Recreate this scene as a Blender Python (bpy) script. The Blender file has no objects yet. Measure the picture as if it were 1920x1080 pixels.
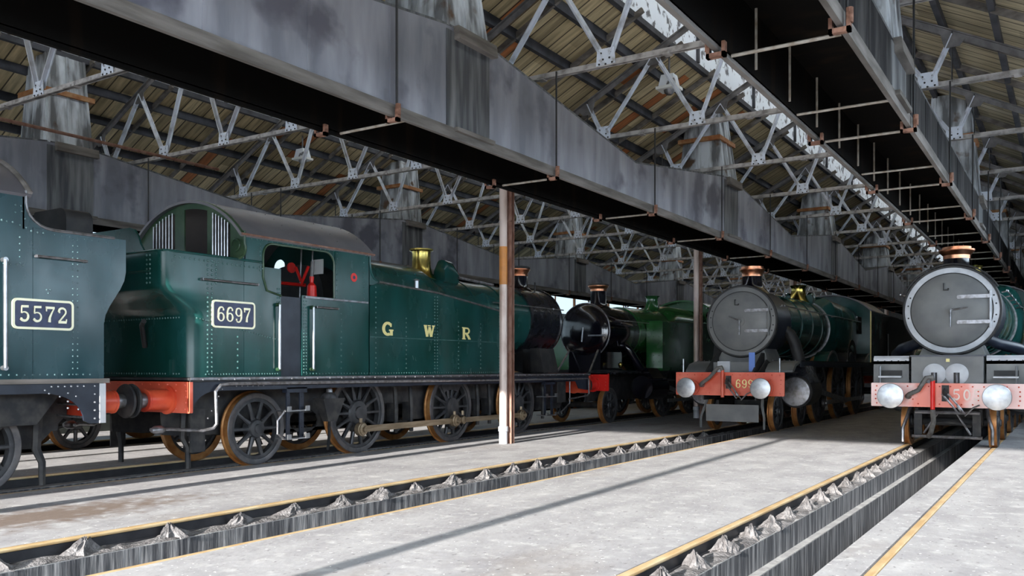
import bpy, bmesh, math, random
from mathutils import Vector, Matrix
from mathutils.geometry import tessellate_polygon
random.seed(7)
PI = math.pi
S = bpy.context.scene
C = S.collection
# ------------------------------------------------------------------ camera, world, sun, exposure
cam = bpy.data.cameras.new('camera'); co = bpy.data.objects.new('camera', cam); C.objects.link(co)
co.location = (0, 0, 1.5); co.rotation_euler = (PI/2, 0, math.atan2(1050, 1633))
cam.sensor_width = 36; cam.lens = 1633/1920*36; cam.shift_y = 150/1920; cam.clip_start = .05; cam.clip_end = 500
S.camera = co
W = bpy.data.worlds.new('world'); S.world = W; W.use_nodes = True
bg = W.node_tree.nodes['Background']; bg.inputs[0].default_value = (.78, .89, 1, 1); bg.inputs[1].default_value = 7.2
SUN_EL = math.radians(13.5); SUN_AZ = math.radians(1.9)
sl = bpy.data.lights.new('sun', 'SUN'); sl.energy = 16; sl.angle = math.radians(.6); sl.color = (1, .96, .9)
so = bpy.data.objects.new('sun', sl); C.objects.link(so)
sd = Vector((-math.sin(SUN_AZ)*math.cos(SUN_EL), math.cos(SUN_AZ)*math.cos(SUN_EL), -math.sin(SUN_EL)))
so.rotation_euler = sd.to_track_quat('-Z', 'Y').to_euler(); so.location = (3, -20, 20)
S.view_settings.view_transform = 'Standard'; S.view_settings.look = 'None'; S.view_settings.gamma = 1
S.view_settings.exposure = 0.1
try: S.view_settings.use_curve_mapping = False
except Exception: pass

# ------------------------------------------------------------------ materials
def mat(name, col, rough=.5, metal=0., col2=None, ns=4., stretch=(1, 1, 1), lo=.4, hi=.65, bump=None, bs=20., coat=0., rn=0., spec=.5, det=6, col3=None, n3=1.2, lo3=.55, hi3=.65):
    m = bpy.data.materials.new(name); m.use_nodes = True; nt = m.node_tree; N = nt.nodes; L = nt.links
    b = N['Principled BSDF']; b.inputs['Base Color'].default_value = (*col, 1); b.inputs['Roughness'].default_value = rough
    b.inputs['Metallic'].default_value = metal; b.inputs['Coat Weight'].default_value = coat; b.inputs['Coat Roughness'].default_value = .12
    b.inputs['Specular IOR Level'].default_value = spec
    if col2 or bump or rn or col3:
        tc = N.new('ShaderNodeTexCoord'); mp = N.new('ShaderNodeMapping'); mp.inputs['Scale'].default_value = stretch
        L.new(tc.outputs['Object'], mp.inputs[0])
    src = None
    if col2:
        n = N.new('ShaderNodeTexNoise'); n.inputs['Scale'].default_value = ns; n.inputs['Detail'].default_value = det; L.new(mp.outputs[0], n.inputs[0])
        r = N.new('ShaderNodeValToRGB'); r.color_ramp.elements[0].position = lo; r.color_ramp.elements[1].position = hi
        r.color_ramp.elements[0].color = (*col, 1); r.color_ramp.elements[1].color = (*col2, 1)
        L.new(n.outputs[0], r.inputs[0]); src = r.outputs[0]; L.new(src, b.inputs['Base Color'])
    if col3:
        n = N.new('ShaderNodeTexNoise'); n.inputs['Scale'].default_value = n3; n.inputs['Detail'].default_value = 8; L.new(tc.outputs['Object'], n.inputs[0])
        r = N.new('ShaderNodeValToRGB'); r.color_ramp.elements[0].position = lo3; r.color_ramp.elements[1].position = hi3
        L.new(n.outputs[0], r.inputs[0]); mx = N.new('ShaderNodeMix'); mx.data_type = 'RGBA'
        L.new(r.outputs[0], mx.inputs[0]); mx.inputs[7].default_value = (*col3, 1)
        if src: L.new(src, mx.inputs[6])
        else: mx.inputs[6].default_value = (*col, 1)
        L.new(mx.outputs[2], b.inputs['Base Color'])
    if rn:
        n = N.new('ShaderNodeTexNoise'); n.inputs['Scale'].default_value = ns*1.7; n.inputs['Detail'].default_value = 5; L.new(mp.outputs[0], n.inputs[0])
        q = N.new('ShaderNodeMapRange'); q.inputs['From Min'].default_value = .3; q.inputs['From Max'].default_value = .7
        q.inputs['To Min'].default_value = max(.03, rough-rn); q.inputs['To Max'].default_value = min(1, rough+rn)
        L.new(n.outputs[0], q.inputs[0]); L.new(q.outputs[0], b.inputs['Roughness'])
    if bump:
        n = N.new('ShaderNodeTexNoise'); n.inputs['Scale'].default_value = bs; n.inputs['Detail'].default_value = 7; L.new(mp.outputs[0], n.inputs[0])
        u = N.new('ShaderNodeBump'); u.inputs['Strength'].default_value = bump; u.inputs['Distance'].default_value = .02
        L.new(n.outputs[0], u.inputs['Height']); L.new(u.outputs[0], b.inputs['Normal'])
    return m
M = {}
M['green'] = mat('locomotive_green', (.005, .042, .034), .22, 0, (.014, .078, .076), 1.6, (1, 1, .5), .35, .7, .05, 2.2, .1, .08, spec=.35)
M['rivet'] = mat('painted_glint_green', (.035, .1, .095), .25, 0, (.07, .15, .14), 9)  # lighter than the body green, standing in for glints on the rivet heads
M['rivetb'] = mat('painted_glint_blue', (.06, .12, .13), .25, 0, (.1, .17, .18), 9)  # same painted-in glint, over the blue-green engine
M['olive'] = mat('olive_green_edging', (.02, .05, .024), .3, 0, (.05, .09, .045), 3)
M['green_bright'] = mat('bright_green', (.012, .075, .02), .22, 0, (.022, .13, .03), 2, (1, 1, 1), .35, .7, .04, 2, .5, .08)
M['blue_green'] = mat('weathered_blue_green', (.011, .042, .05), .27, 0, (.028, .078, .095), 1.5, (1, 1, .5), .35, .7, .05, 2.2, .1, .1, spec=.4)
M['black'] = mat('black_paint', (.008, .009, .013), .28, 0, (.02, .022, .03), 3, (1, 1, 1), .4, .7, .02, 6, .2, .05)
M['gloss'] = mat('polished_black', (.004, .004, .008), .12, 0, None, coat=.8)
M['blackm'] = mat('sooty_black', (.012, .012, .014), .6, 0, (.03, .028, .027), 5)
M['frame'] = mat('grimy_frame', (.012, .013, .016), .65, 0, (.045, .042, .04), 6, bump=.2, bs=14)
M['navy'] = mat('blue_black_valance', (.008, .012, .024), .38, 0, (.02, .026, .042), 4)
M['smoke'] = mat('smokebox_grey', (.12, .122, .125), .45, 0, (.21, .21, .2), 1.7, (1, 1, 1), .4, .75, .08, 8, 0, .1)
M['ring'] = mat('smokebox_ring_grey', (.42, .43, .46), .42, 0, (.58, .59, .62), 3, bump=.08, bs=8)
M['red'] = mat('buffer_beam_red', (.62, .085, .04), .38, 0, (.78, .2, .13), 2, (1, 1, 1), .4, .7)
M['red_glare'] = mat('buffer_beam_red_painted_glare', (.8, .2, .13), .33, 0, (.9, .62, .58), 1.1, (1, 1, 1), .42, .54)  # whitish patches paint the sun's glare into the beam colour
M['reds'] = mat('bright_red', (.7, .02, .015), .35)
M['redh'] = mat('buffer_housing_red', (.55, .045, .02), .35, 0, (.75, .12, .05), 3)
M['steel'] = mat('bright_steel', (.42, .43, .45), .33, .9, (.3, .31, .33), 9)
M['steeld'] = mat('dull_steel', (.3, .3, .32), .38, .8, (.16, .15, .15), 12, bump=.1)
M['rod'] = mat('oily_coupling_rod', (.22, .165, .105), .4, .55, (.33, .26, .18), 6, (1, .4, 3))
M['wheel'] = mat('wheel_dark_grey', (.035, .037, .042), .42, .2, (.075, .075, .08), 6, rn=.1)
M['tyre'] = mat('tyre_face_grey', (.075, .075, .082), .4, .4, (.13, .12, .12), 7)
M['tread'] = mat('rusty_tread', (.33, .13, .035), .38, .45, (.52, .27, .1), 5)
M['copper'] = mat('copper', (.5, .19, .1), .3, 1, (.7, .34, .2), 5)
M['brass'] = mat('brass', (.62, .46, .12), .22, 1, (.4, .32, .1), 5)
M['white'] = mat('off_white_paint', (.75, .76, .74), .5)
M['cream'] = mat('cream_yellow_lettering', (.85, .75, .32), .45)
M['brassp'] = mat('number_plate_brass', (.75, .7, .5), .35, .5)
M['plate'] = mat('number_plate_blue', (.012, .02, .07), .35, 0, (.03, .04, .11), 9)
M['coal'] = mat('coal', (.01, .01, .011), .5, bump=1, bs=12)
M['roofc'] = mat('cab_roof_grey', (.13, .125, .14), .36, 0, (.17, .16, .17), 2)
M['leather'] = mat('rubber_hose', (.09, .085, .08), .6, 0, (.16, .15, .14), 14)
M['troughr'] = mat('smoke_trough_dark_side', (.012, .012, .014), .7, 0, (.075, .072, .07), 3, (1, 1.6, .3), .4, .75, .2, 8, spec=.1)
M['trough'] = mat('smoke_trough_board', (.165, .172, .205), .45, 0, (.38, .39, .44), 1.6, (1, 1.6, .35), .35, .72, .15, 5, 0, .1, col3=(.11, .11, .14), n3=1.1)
M['troughd'] = mat('smoke_trough_streaked', (.05, .054, .062), .5, 0, (.2, .205, .21), 3.5, (1, 2.5, .22), .4, .7, .2, 9)
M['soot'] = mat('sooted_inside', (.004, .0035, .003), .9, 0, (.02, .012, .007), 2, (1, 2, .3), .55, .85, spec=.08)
M['timber'] = mat('weathered_timber', (.09, .08, .07), .8, 0, (.22, .2, .185), 5, (1, .25, 2), .35, .7, .4, 12)
M['flaky'] = mat('flaking_whitewash_boards', (.14, .145, .15), .75, 0, (.58, .62, .66), 3.2, (1.6, 1.6, .35), .4, .62, .4, 10, col3=(.1, .06, .035), n3=2.2, lo3=.62, hi3=.7)
M['collar'] = mat('rusty_collar_timber', (.28, .1, .03), .7, 0, (.4, .22, .1), 6)
M['peel'] = mat('peeling_white_paint', (.75, .79, .84), .6, 0, (.12, .12, .13), 5.5, (1, 1, 1), .55, .62, .3, 14)
M['truss'] = mat('truss_pale_paint', (.62, .66, .74), .5, 0, (.36, .37, .4), 5, (1, 1, 1), .5, .72, .15, 20)
M['chord'] = mat('truss_chord_grey', (.45, .43, .42), .6, 0, (.2, .185, .175), 6, (1, 1, 1), .45, .65)
M['trussd'] = mat('truss_dark_steel', (.11, .105, .105), .55, .1, (.22, .21, .21), 5, (1, 1, 1), .4, .7)
M['gusset'] = mat('gusset_pale_blue', (.68, .74, .84), .5, 0, (.36, .36, .38), 12, (1, 1, 1), .52, .7)
M['rust'] = mat('rust', (.14, .06, .035), .7, 0, (.3, .15, .1), 14, bump=.4)
M['rodl'] = mat('light_rod', (.42, .38, .33), .6, 0, (.25, .2, .15), 10)
M['blackrod'] = mat('dark_hanger_rod', (.02, .02, .022), .5)
M['purlin'] = mat('purlin_dark', (.022, .024, .03), .7, 0, (.06, .06, .07), 3)
M['pipe'] = mat('downpipe_pink_brown', (.62, .5, .45), .4, .1, (.36, .24, .19), 3, (1, 1, .6), .5, .75, rn=.1)
M['stanch'] = mat('stanchion_rust_brown', (.2, .095, .065), .6, .1, (.31, .19, .15), 9, (1, 1, .5), .4, .7, .3, 20)
M['rail'] = mat('rail_head_tan', (.7, .46, .22), .4, .3, (.85, .66, .4), 7, (1, .3, 1))
M['railw'] = mat('rail_web_dark', (.014, .014, .018), .5, 0, (.03, .03, .035), 5)
M['ash'] = mat('ash', (.08, .073, .074), .97, 0, (.21, .2, .2), 9, (1, 1, 1), .35, .7, 1., 40)
M['pit'] = mat('pit_wall_grime', (.06, .06, .066), .9, 0, (.34, .33, .33), 14, (1, 1, .1), .42, .75, .8, 25)
M['ledge'] = mat('pit_ledge_concrete', (.28, .27, .27), .9, 0, (.4, .39, .38), 6, bump=.5)
M['brick'] = mat('end_wall_grime', (.04, .04, .045), .9, 0, (.09, .085, .08), 3)
M['sill'] = mat('side_wall_panel', (.05, .06, .055), .8, 0, (.09, .1, .085), 2)
M['postw'] = mat('orange_window_post', (.42, .17, .07), .6)
M['blue_label'] = mat('blue_panel', (.1, .2, .55), .4)

def floor_mat():
    m = mat('concrete_floor', (.39, .38, .385), .88, 0, (.27, .26, .27), 2.3, (1, .5, 1), .35, .72, .35, 13)
    nt = m.node_tree; N = nt.nodes; L = nt.links; b = N['Principled BSDF']
    tc = [n for n in N if n.type == 'TEX_COORD'][0]
    cur = b.inputs['Base Color'].links[0].from_socket
    def layer(scale, st, lo, hi, colr, cur, det=8, fac=1.):
        mp = N.new('ShaderNodeMapping'); mp.inputs['Scale'].default_value = st; L.new(tc.outputs['Object'], mp.inputs[0])
        n = N.new('ShaderNodeTexNoise'); n.inputs['Scale'].default_value = scale; n.inputs['Detail'].default_value = det; L.new(mp.outputs[0], n.inputs[0])
        r = N.new('ShaderNodeMapRange'); r.inputs['From Min'].default_value = lo; r.inputs['From Max'].default_value = hi; r.inputs['To Max'].default_value = fac; L.new(n.outputs[0], r.inputs[0])
        mx = N.new('ShaderNodeMix'); mx.data_type = 'RGBA'; L.new(r.outputs[0], mx.inputs[0]); L.new(cur, mx.inputs[6]); mx.inputs[7].default_value = (*colr, 1)
        return mx.outputs[2]
    cur = layer(.7, (1, .45, 1), .58, .75, (.2, .16, .13), cur, 9, .7)
    cur = layer(5, (1, 1, 1), .56, .7, (.58, .57, .56), cur, 9, .5)
    cur = layer(19, (1, .6, 1), .62, .7, (.13, .12, .12), cur, 6, .7)
    cur = layer(22, (1, 1, 1), .68, .72, (.85, .85, .83), cur, 2, .8)
    # oily brown stain with its own outline on the strip beside the second track
    mp = N.new('ShaderNodeMapping'); mp.vector_type = 'TEXTURE'; mp.inputs['Location'].default_value = (-8.75, 4.9, 0); mp.inputs['Scale'].default_value = (.7, 2.0, 1); L.new(tc.outputs['Object'], mp.inputs[0])
    ln = N.new('ShaderNodeVectorMath'); ln.operation = 'LENGTH'; L.new(mp.outputs[0], ln.inputs[0])
    n = N.new('ShaderNodeTexNoise'); n.inputs['Scale'].default_value = 5; n.inputs['Detail'].default_value = 8; L.new(tc.outputs['Object'], n.inputs[0])
    ad = N.new('ShaderNodeMath'); ad.operation = 'MULTIPLY_ADD'; L.new(n.outputs[0], ad.inputs[0]); ad.inputs[1].default_value = 1.8; L.new(ln.outputs['Value'], ad.inputs[2])
    r = N.new('ShaderNodeMapRange'); r.inputs['From Min'].default_value = 1.25; r.inputs['From Max'].default_value = 1.9; r.inputs['To Min'].default_value = .85; r.inputs['To Max'].default_value = 0; L.new(ad.outputs[0], r.inputs[0])
    mx = N.new('ShaderNodeMix'); mx.data_type = 'RGBA'; L.new(r.outputs[0], mx.inputs[0]); L.new(cur, mx.inputs[6]); mx.inputs[7].default_value = (.14, .09, .06, 1); cur = mx.outputs[2]
    L.new(cur, b.inputs['Base Color'])
    return m
M['floor'] = floor_mat()

def board_mat(name, base, alt, pale):
    m = bpy.data.materials.new(name); m.use_nodes = True; nt = m.node_tree; N = nt.nodes; L = nt.links; b = N['Principled BSDF']
    b.inputs['Roughness'].default_value = .75
    tc = N.new('ShaderNodeTexCoord'); sp = N.new('ShaderNodeSeparateXYZ'); L.new(tc.outputs['Object'], sp.inputs[0])
    def mth(op, a, v=None, w=None):
        n = N.new('ShaderNodeMath'); n.operation = op
        for i, q in enumerate((a, v, w)):
            if q is None: continue
            if isinstance(q, (int, float)): n.inputs[i].default_value = q
            else: L.new(q, n.inputs[i])
        return n.outputs[0]
    y = mth('DIVIDE', sp.outputs[1], .29)
    fl = mth('FLOOR', y); fr = mth('FRACT', y)
    xs = mth('FLOOR', mth('DIVIDE', mth('ADD', sp.outputs[0], mth('MULTIPLY', fl, 1.37)), 1.9))
    cb = N.new('ShaderNodeCombineXYZ'); L.new(fl, cb.inputs[0]); L.new(xs, cb.inputs[1])
    wn = N.new('ShaderNodeTexWhiteNoise'); wn.noise_dimensions = '2D'; L.new(cb.outputs[0], wn.inputs[0])
    r = N.new('ShaderNodeValToRGB'); cr = r.color_ramp; cr.interpolation = 'CONSTANT'
    cr.elements[0].position = 0; cr.elements[0].color = (*base, 1); cr.elements[1].position = .5; cr.elements[1].color = (*pale, 1)
    e = cr.elements.new(.75); e.color = tuple([x*.8 for x in base])+(1,)
    e = cr.elements.new(.95); e.color = (*alt, 1)
    L.new(wn.outputs[0], r.inputs[0])
    mp = N.new('ShaderNodeMapping'); mp.inputs['Scale'].default_value = (.5, 5, .5); L.new(tc.outputs['Object'], mp.inputs[0])
    n = N.new('ShaderNodeTexNoise'); n.inputs['Scale'].default_value = 3; n.inputs['Detail'].default_value = 7; L.new(mp.outputs[0], n.inputs[0])
    mr = N.new('ShaderNodeMapRange'); mr.inputs['From Min'].default_value = .3; mr.inputs['From Max'].default_value = .7; mr.inputs['To Min'].default_value = .55; mr.inputs['To Max'].default_value = 1.15; L.new(n.outputs[0], mr.inputs[0])
    gap = mth('MULTIPLY_ADD', mth('GREATER_THAN', fr, .1), .85, .15)
    f = mth('MULTIPLY', mr.outputs[0], gap)
    mx = N.new('ShaderNodeVectorMath'); mx.operation = 'SCALE'; L.new(r.outputs[0], mx.inputs[0]); L.new(f, mx.inputs['Scale'])
    L.new(mx.outputs[0], b.inputs['Base Color'])
    u = N.new('ShaderNodeBump'); u.inputs['Strength'].default_value = .5; u.inputs['Distance'].default_value = .02; L.new(gap, u.inputs['Height']); L.new(u.outputs[0], b.inputs['Normal'])
    return m
M['boards'] = board_mat('roof_boards', (.56, .45, .26), (.5, .18, .06), (.7, .58, .35))
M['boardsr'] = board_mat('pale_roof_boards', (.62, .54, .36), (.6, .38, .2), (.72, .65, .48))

def glass_mat(name='window_glass', tint=(.93, .96, .98)):
    m = bpy.data.materials.new(name); m.use_nodes = True; N = m.node_tree.nodes; L = m.node_tree.links
    N.remove(N['Principled BSDF']); o = [n for n in N if n.type == 'OUTPUT_MATERIAL'][0]
    t = N.new('ShaderNodeBsdfTransparent'); t.inputs[0].default_value = (*tint, 1)
    g = N.new('ShaderNodeBsdfGlossy'); g.inputs['Roughness'].default_value = .05
    x = N.new('ShaderNodeMixShader'); x.inputs[0].default_value = .08; L.new(t.outputs[0], x.inputs[1]); L.new(g.outputs[0], x.inputs[2]); L.new(x.outputs[0], o.inputs[0])
    return m
M['glass'] = glass_mat(); M['dimming_glass'] = glass_mat('sky_dimming_glass', (.4, .43, .44))  # second glass is tinted to hold down the sky brightness behind the left panes

# ------------------------------------------------------------------ mesh helpers
class MB:
    def __init__(s): s.v = []; s.f = []
    def add(s, vs, fs):
        b = len(s.v); s.v += [tuple(p) for p in vs]; s.f += [tuple(i+b for i in f) for f in fs]; return s
    def box(s, x0, x1, y0, y1, z0, z1):
        return s.add([(x0, y0, z0), (x1, y0, z0), (x1, y1, z0), (x0, y1, z0), (x0, y0, z1), (x1, y0, z1), (x1, y1, z1), (x0, y1, z1)],
                     [(0, 3, 2, 1), (4, 5, 6, 7), (0, 1, 5, 4), (1, 2, 6, 5), (2, 3, 7, 6), (3, 0, 4, 7)])
    def hexa(s, lo, hi):   # two quads
        return s.add(list(lo)+list(hi), [(0, 3, 2, 1), (4, 5, 6, 7), (0, 1, 5, 4), (1, 2, 6, 5), (2, 3, 7, 6), (3, 0, 4, 7)])
    def bar(s, a, b, w, h, up=(0, 0, 1)):
        a = Vector(a); b = Vector(b); d = (b-a).normalized(); u = Vector(up)
        if abs(d.dot(u)) > .99: u = Vector((0, 1, 0))
        r = d.cross(u).normalized()*(w/2); u = r.cross(d).normalized()*(h/2)
        return s.hexa([a-r-u, a+r-u, a+r+u, a-r+u], [b-r-u, b+r-u, b+r+u, b-r+u])
    def tube(s, path, r, n=8, cap=True):
        P = [Vector(p) for p in path]; rs = r if isinstance(r, (list, tuple)) else [r]*len(P); vs = []; fs = []
        t0 = (P[1]-P[0]).normalized(); u = t0.orthogonal().normalized()
        for i, p in enumerate(P):
            if i == 0: t = t0
            elif i == len(P)-1: t = (P[i]-P[i-1]).normalized()
            else: t = ((P[i+1]-P[i]).normalized()+(P[i]-P[i-1]).normalized()).normalized()
            u = (u-t*u.dot(t)).normalized(); w = t.cross(u)
            for k in range(n):
                a = 2*PI*k/n; vs.append(p+(u*math.cos(a)+w*math.sin(a))*rs[i])
        for i in range(len(P)-1):
            for k in range(n):
                q = (k+1) % n; fs.append((i*n+k, i*n+q, (i+1)*n+q, (i+1)*n+k))
        if cap: fs += [tuple(reversed(range(n))), tuple((len(P)-1)*n+k for k in range(n))]
        return s.add(vs, fs)
    def cyl(s, a, b, r, r2=None, n=20): return s.tube([a, b], [r, r if r2 is None else r2], n)
    def lathe(s, o, ax, prof, n=32, a0=0, a1=2*PI, capa=True, capb=True):
        ax = Vector(ax).normalized(); o = Vector(o)
        u = Vector((0, 0, 1)) if abs(ax.z) < .9 else Vector((1, 0, 0)); w = ax.cross(u)
        vs = []; fs = []; full = abs(a1-a0-2*PI) < 1e-6; m = n if full else n+1
        for t, r in prof:
            for k in range(m):
                a = a0+(a1-a0)*k/n; vs.append(o+ax*t+(u*math.cos(a)+w*math.sin(a))*max(r, 1e-4))
        for i in range(len(prof)-1):
            for k in range(n):
                q = (k+1) % m; fs.append((i*m+k, i*m+q, (i+1)*m+q, (i+1)*m+k))
        if full and capa: fs.append(tuple(reversed(range(m))))
        if full and capb: fs.append(tuple((len(prof)-1)*m+k for k in range(m)))
        return s.add(vs, fs)
    def plate(s, outer, holes, axis, a0, a1):
        loops = [outer]+list(holes)
        tri = tessellate_polygon([[Vector((p[0], p[1], 0)) for p in l] for l in loops])
        flat = [p for l in loops for p in l]; n = len(flat)
        def m3(p, a): return (a, p[0], p[1]) if axis == 'X' else ((p[0], a, p[1]) if axis == 'Y' else (p[0], p[1], a))
        vs = [m3(p, a0) for p in flat]+[m3(p, a1) for p in flat]; fs = []
        for t in tri: fs += [tuple(t), tuple(i+n for i in reversed(t))]
        b = 0
        for l in loops:
            k = len(l)
            for i in range(k):
                j = (i+1) % k; fs.append((b+i, b+j, b+j+n, b+i+n))
            b += k
        return s.add(vs, fs)
    def loft(s, rings, capa=True, capb=True):
        n = len(rings[0]); vs = [p for r in rings for p in r]; fs = []
        for i in range(len(rings)-1):
            for k in range(n):
                q = (k+1) % n; fs.append((i*n+k, i*n+q, (i+1)*n+q, (i+1)*n+k))
        if capa: fs.append(tuple(reversed(range(n))))
        if capb: fs.append(tuple((len(rings)-1)*n+k for k in range(n)))
        return s.add(vs, fs)
    def rivet(s, p, nrm, r=.014, n=6):
        ax = Vector(nrm); p = Vector(p)
        return s.lathe(p, ax, [(-.004, r), (r*.45, r*.85), (r*.8, r*.4)], n, capa=False)
    def rivets(s, pts, nrm, r=.014):
        for p in pts: s.rivet(p, nrm, r)
        return s
    def merge(s, o): return s.add(o.v, o.f)
    def build(s, name, m, parent=None, smooth=True, origin=None, sharp=.6):
        org = Vector((0, 0, 0))
        if parent is not None: org = wloc(parent)
        elif origin is not None: org = Vector(origin)
        elif s.v:
            xs = [p[0] for p in s.v]; ys = [p[1] for p in s.v]; zs = [p[2] for p in s.v]
            org = Vector(((min(xs)+max(xs))/2, (min(ys)+max(ys))/2, min(zs)))
        me = bpy.data.meshes.new(name); me.from_pydata([(p[0]-org.x, p[1]-org.y, p[2]-org.z) for p in s.v], [], s.f)
        bm = bmesh.new(); bm.from_mesh(me); bmesh.ops.recalc_face_normals(bm, faces=bm.faces)
        for f in bm.faces: f.smooth = smooth
        for e in bm.edges:
            if len(e.link_faces) == 2 and e.calc_face_angle(0) > sharp: e.smooth = False
        bm.to_mesh(me); bm.free()
        me.materials.append(M[m] if isinstance(m, str) else m)
        o = bpy.data.objects.new(name, me); C.objects.link(o)
        if parent is not None: o.parent = parent
        else: o.location = org
        return o
def wloc(o):
    v = Vector((0, 0, 0))
    while o is not None: v += o.location; o = o.parent
    return v
def tag(o, label, cat, group=None, kind=None):
    if label: o['label'] = label
    if cat: o['category'] = cat
    if group: o['group'] = group
    if kind: o['kind'] = kind
    return o
def thing(name, loc, label, cat, group=None):
    o = bpy.data.objects.new(name, None); C.objects.link(o); o.location = loc; o.empty_display_size = .3
    return tag(o, label, cat, group)
def struct(o): o['kind'] = 'structure'; return o
def rrect(x0, x1, y0, y1, r, n=6):
    rs = r if isinstance(r, (tuple, list)) else (r,)*4   # corners: (x1,y1),(x0,y1),(x0,y0),(x1,y0)
    out = []
    for (cx, cy, sa), q in zip(((x1, y1, 0), (x0, y1, PI/2), (x0, y0, PI), (x1, y0, 1.5*PI)), rs):
        ox = cx-q if cx == x1 else cx+q; oy = cy-q if cy == y1 else cy+q
        if q < 1e-4: out.append((cx, cy)); continue
        for k in range(n+1):
            a = sa+PI/2*k/n; out.append((ox+q*math.cos(a), oy+q*math.sin(a)))
    return out
def line(a, b, n):
    a = Vector(a); b = Vector(b); return [a.lerp(b, i/(n-1)) for i in range(n)]
def step(a, b, d):
    n = max(2, int(round((Vector(b)-Vector(a)).length/d))+1); return line(a, b, n)
def text(s, size, loc, facing, m, parent, name='lettering', bold=.0, ext=.006, align='CENTER', sx=1., space=1.):
    cu = bpy.data.curves.new('t', 'FONT'); cu.body = s; cu.size = size; cu.extrude = ext; cu.align_x = align; cu.align_y = 'CENTER'; cu.offset = bold; cu.space_character = space
    o = bpy.data.objects.new('t', cu); C.objects.link(o)
    bpy.context.view_layer.update()
    me = bpy.data.meshes.new_from_object(o.evaluated_get(bpy.context.evaluated_depsgraph_get()))
    bpy.data.objects.remove(o); bpy.data.curves.remove(cu)
    R = Matrix(((0, 0, 1), (1, 0, 0), (0, 1, 0))).to_4x4() if facing == 'X' else Matrix(((1, 0, 0), (0, 0, -1), (0, 1, 0))).to_4x4()
    me.transform(R @ Matrix.Diagonal((sx, 1, 1, 1)))
    org = wloc(parent); me.transform(Matrix.Translation(Vector(loc)-org))
    me.materials.clear(); me.materials.append(M[m]); o = bpy.data.objects.new(name, me); C.objects.link(o); o.parent = parent; me.name = name
    return o
def glyph(strokes, w):
    pass
ORD = ['first', 'second', 'third', 'fourth', 'fifth', 'sixth', 'seventh', 'eighth', 'ninth', 'tenth', 'eleventh', 'twelfth', 'thirteenth', 'fourteenth', 'fifteenth', 'sixteenth', 'seventeenth', 'eighteenth', 'nineteenth', 'twentieth', 'twenty-first', 'twenty-second', 'twenty-third', 'twenty-fourth']

# ------------------------------------------------------------------ layout constants
T0, T1, T2, T3 = -16.3, -11.45, -6.72, -1.99
YS, YE = -2.2, 63.0                       # entrance plane and far end of the shed
XL, XV, XR = -19.35, -9.45, .45
XW = 1.75                                 # right-hand side wall, under the lower end of the roof slope
RL, RR = -14.4, -4.55                     # ridges
ZE, SL = 5.7, .52                         # eave height and roof slope
TY = [3.9+3.51*k for k in range(17)]
ZC = 5.75

# ------------------------------------------------------------------ setting: floor and inspection pits
def slab(x0, x1): return MB().box(x0, x1, -26, YE+10, -1.6, 0)
fl = MB()
for a, b in ((-40, T0-.79), (T0+.79, T1-.79), (T1+.79, T2-.79), (T2+.79, T3-.79), (T3+.80, 22)):
    fl.box(a, b, -26, YE+10, -1.6, 0)
fl.box(T3+.41, T3+.70, -26, YE+10, -1.6, -.004)
struct(fl.build('floor', 'floor', smooth=False, origin=(0, 0, 0)))
for i, t in enumerate((T0, T1, T2, T3)):
    r = .41 if t == T3 else .60
    w = MB().box(t-.79, t-.50, -26, YE+10, -1.6, -.41)
    w.box(t-.79, t-.50, -26, YE+10, -.41, -.15).box(t-.50, t-.41, -26, YE+10, -1.6, -.41).box(t-.41, t+r, -26, YE+10, -1.6, -1.15)
    if t != T3: w.box(t+.6, t+.79, -26, YE+10, -1.6, -.15)
    else: w.box(t+.70, t+.80, -26, YE+10, -1.6, -.15)
    struct(w.build('pit_wall', 'pit', smooth=False, origin=(0, 0, 0)))
    lg = MB().box(t-.785, t-.502, -26, YE+10, -.15, -.143).box(t-.50, t-.412, -26, YE+10, -.41, -.40)
    struct(lg.build('pit_ledge', 'ledge', smooth=False, origin=(0, 0, 0)))
TN = ['far left track', 'track under the green tank engines', 'middle track in front of the engine 699', 'right-hand track in front of the big right-hand engine']
for t, nm in zip((T0, T1, T2, T3), TN):
    for sd_ in (-1, 1):
        x = t+sd_*.752
        th = thing('rail', (x, 18, -.15), f'tan-topped steel rail, {"left" if sd_ < 0 else "right"} one of the {nm}', 'rail', 'rails on the shed floor')
        MB().plate(rrect(x-.035, x+.035, -.035, .0, .012, 3), [], 'Y', -26, YE+9).build('rail_head', 'rail', th)
        MB().box(x-.012, x+.012, -26, YE+9, -.13, -.03).box(x-.035, x+.035, -26, YE+9, -.15, -.125).build('rail_web', 'railw', th)
# ash heaps between the rail chairs
def heap(x, y, h, w, label, grp):
    n = 20; rings = []; rnd = random.Random(int(y*1000)+int(x*10)); ph = rnd.random()*6
    pk = [rnd.uniform(.6, 1.35) for _ in range(n)]
    vs = []; prof = [(1.0, 0), (.82, .1), (.6, .3), (.42, .52), (.27, .74), (.14, .92), (.05, 1.0)]
    m = MB(); rr = []
    for t, z in prof:
        ring = []
        for k in range(n):
            a = 2*PI*k/n; q = t*pk[k]*rnd.uniform(.75, 1.25)
            ring.append((min(max(x+.13*q*math.cos(a), T2-.78 if x < -5 else T3-.78), (T2 if x < -5 else T3)-.49), y+w*q*math.sin(a)+.02*math.sin(ph+z*3), -.143+h*z*rnd.uniform(.8, 1.15)-.006))
        rr.append(ring)
    m.loft(rr)
    o = m.build('ash_heap', 'ash', smooth=False)
    return tag(o, label, 'ash heap', grp)
hp3 = [5.4, 6.12, 6.83, 7.55, 8.35, 8.97, 9.67, 10.4, 11.1, 11.8, 12.55, 13.3, 14.0, 14.7, 15.5, 16.2, 16.9, 17.6, 18.3]
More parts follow.
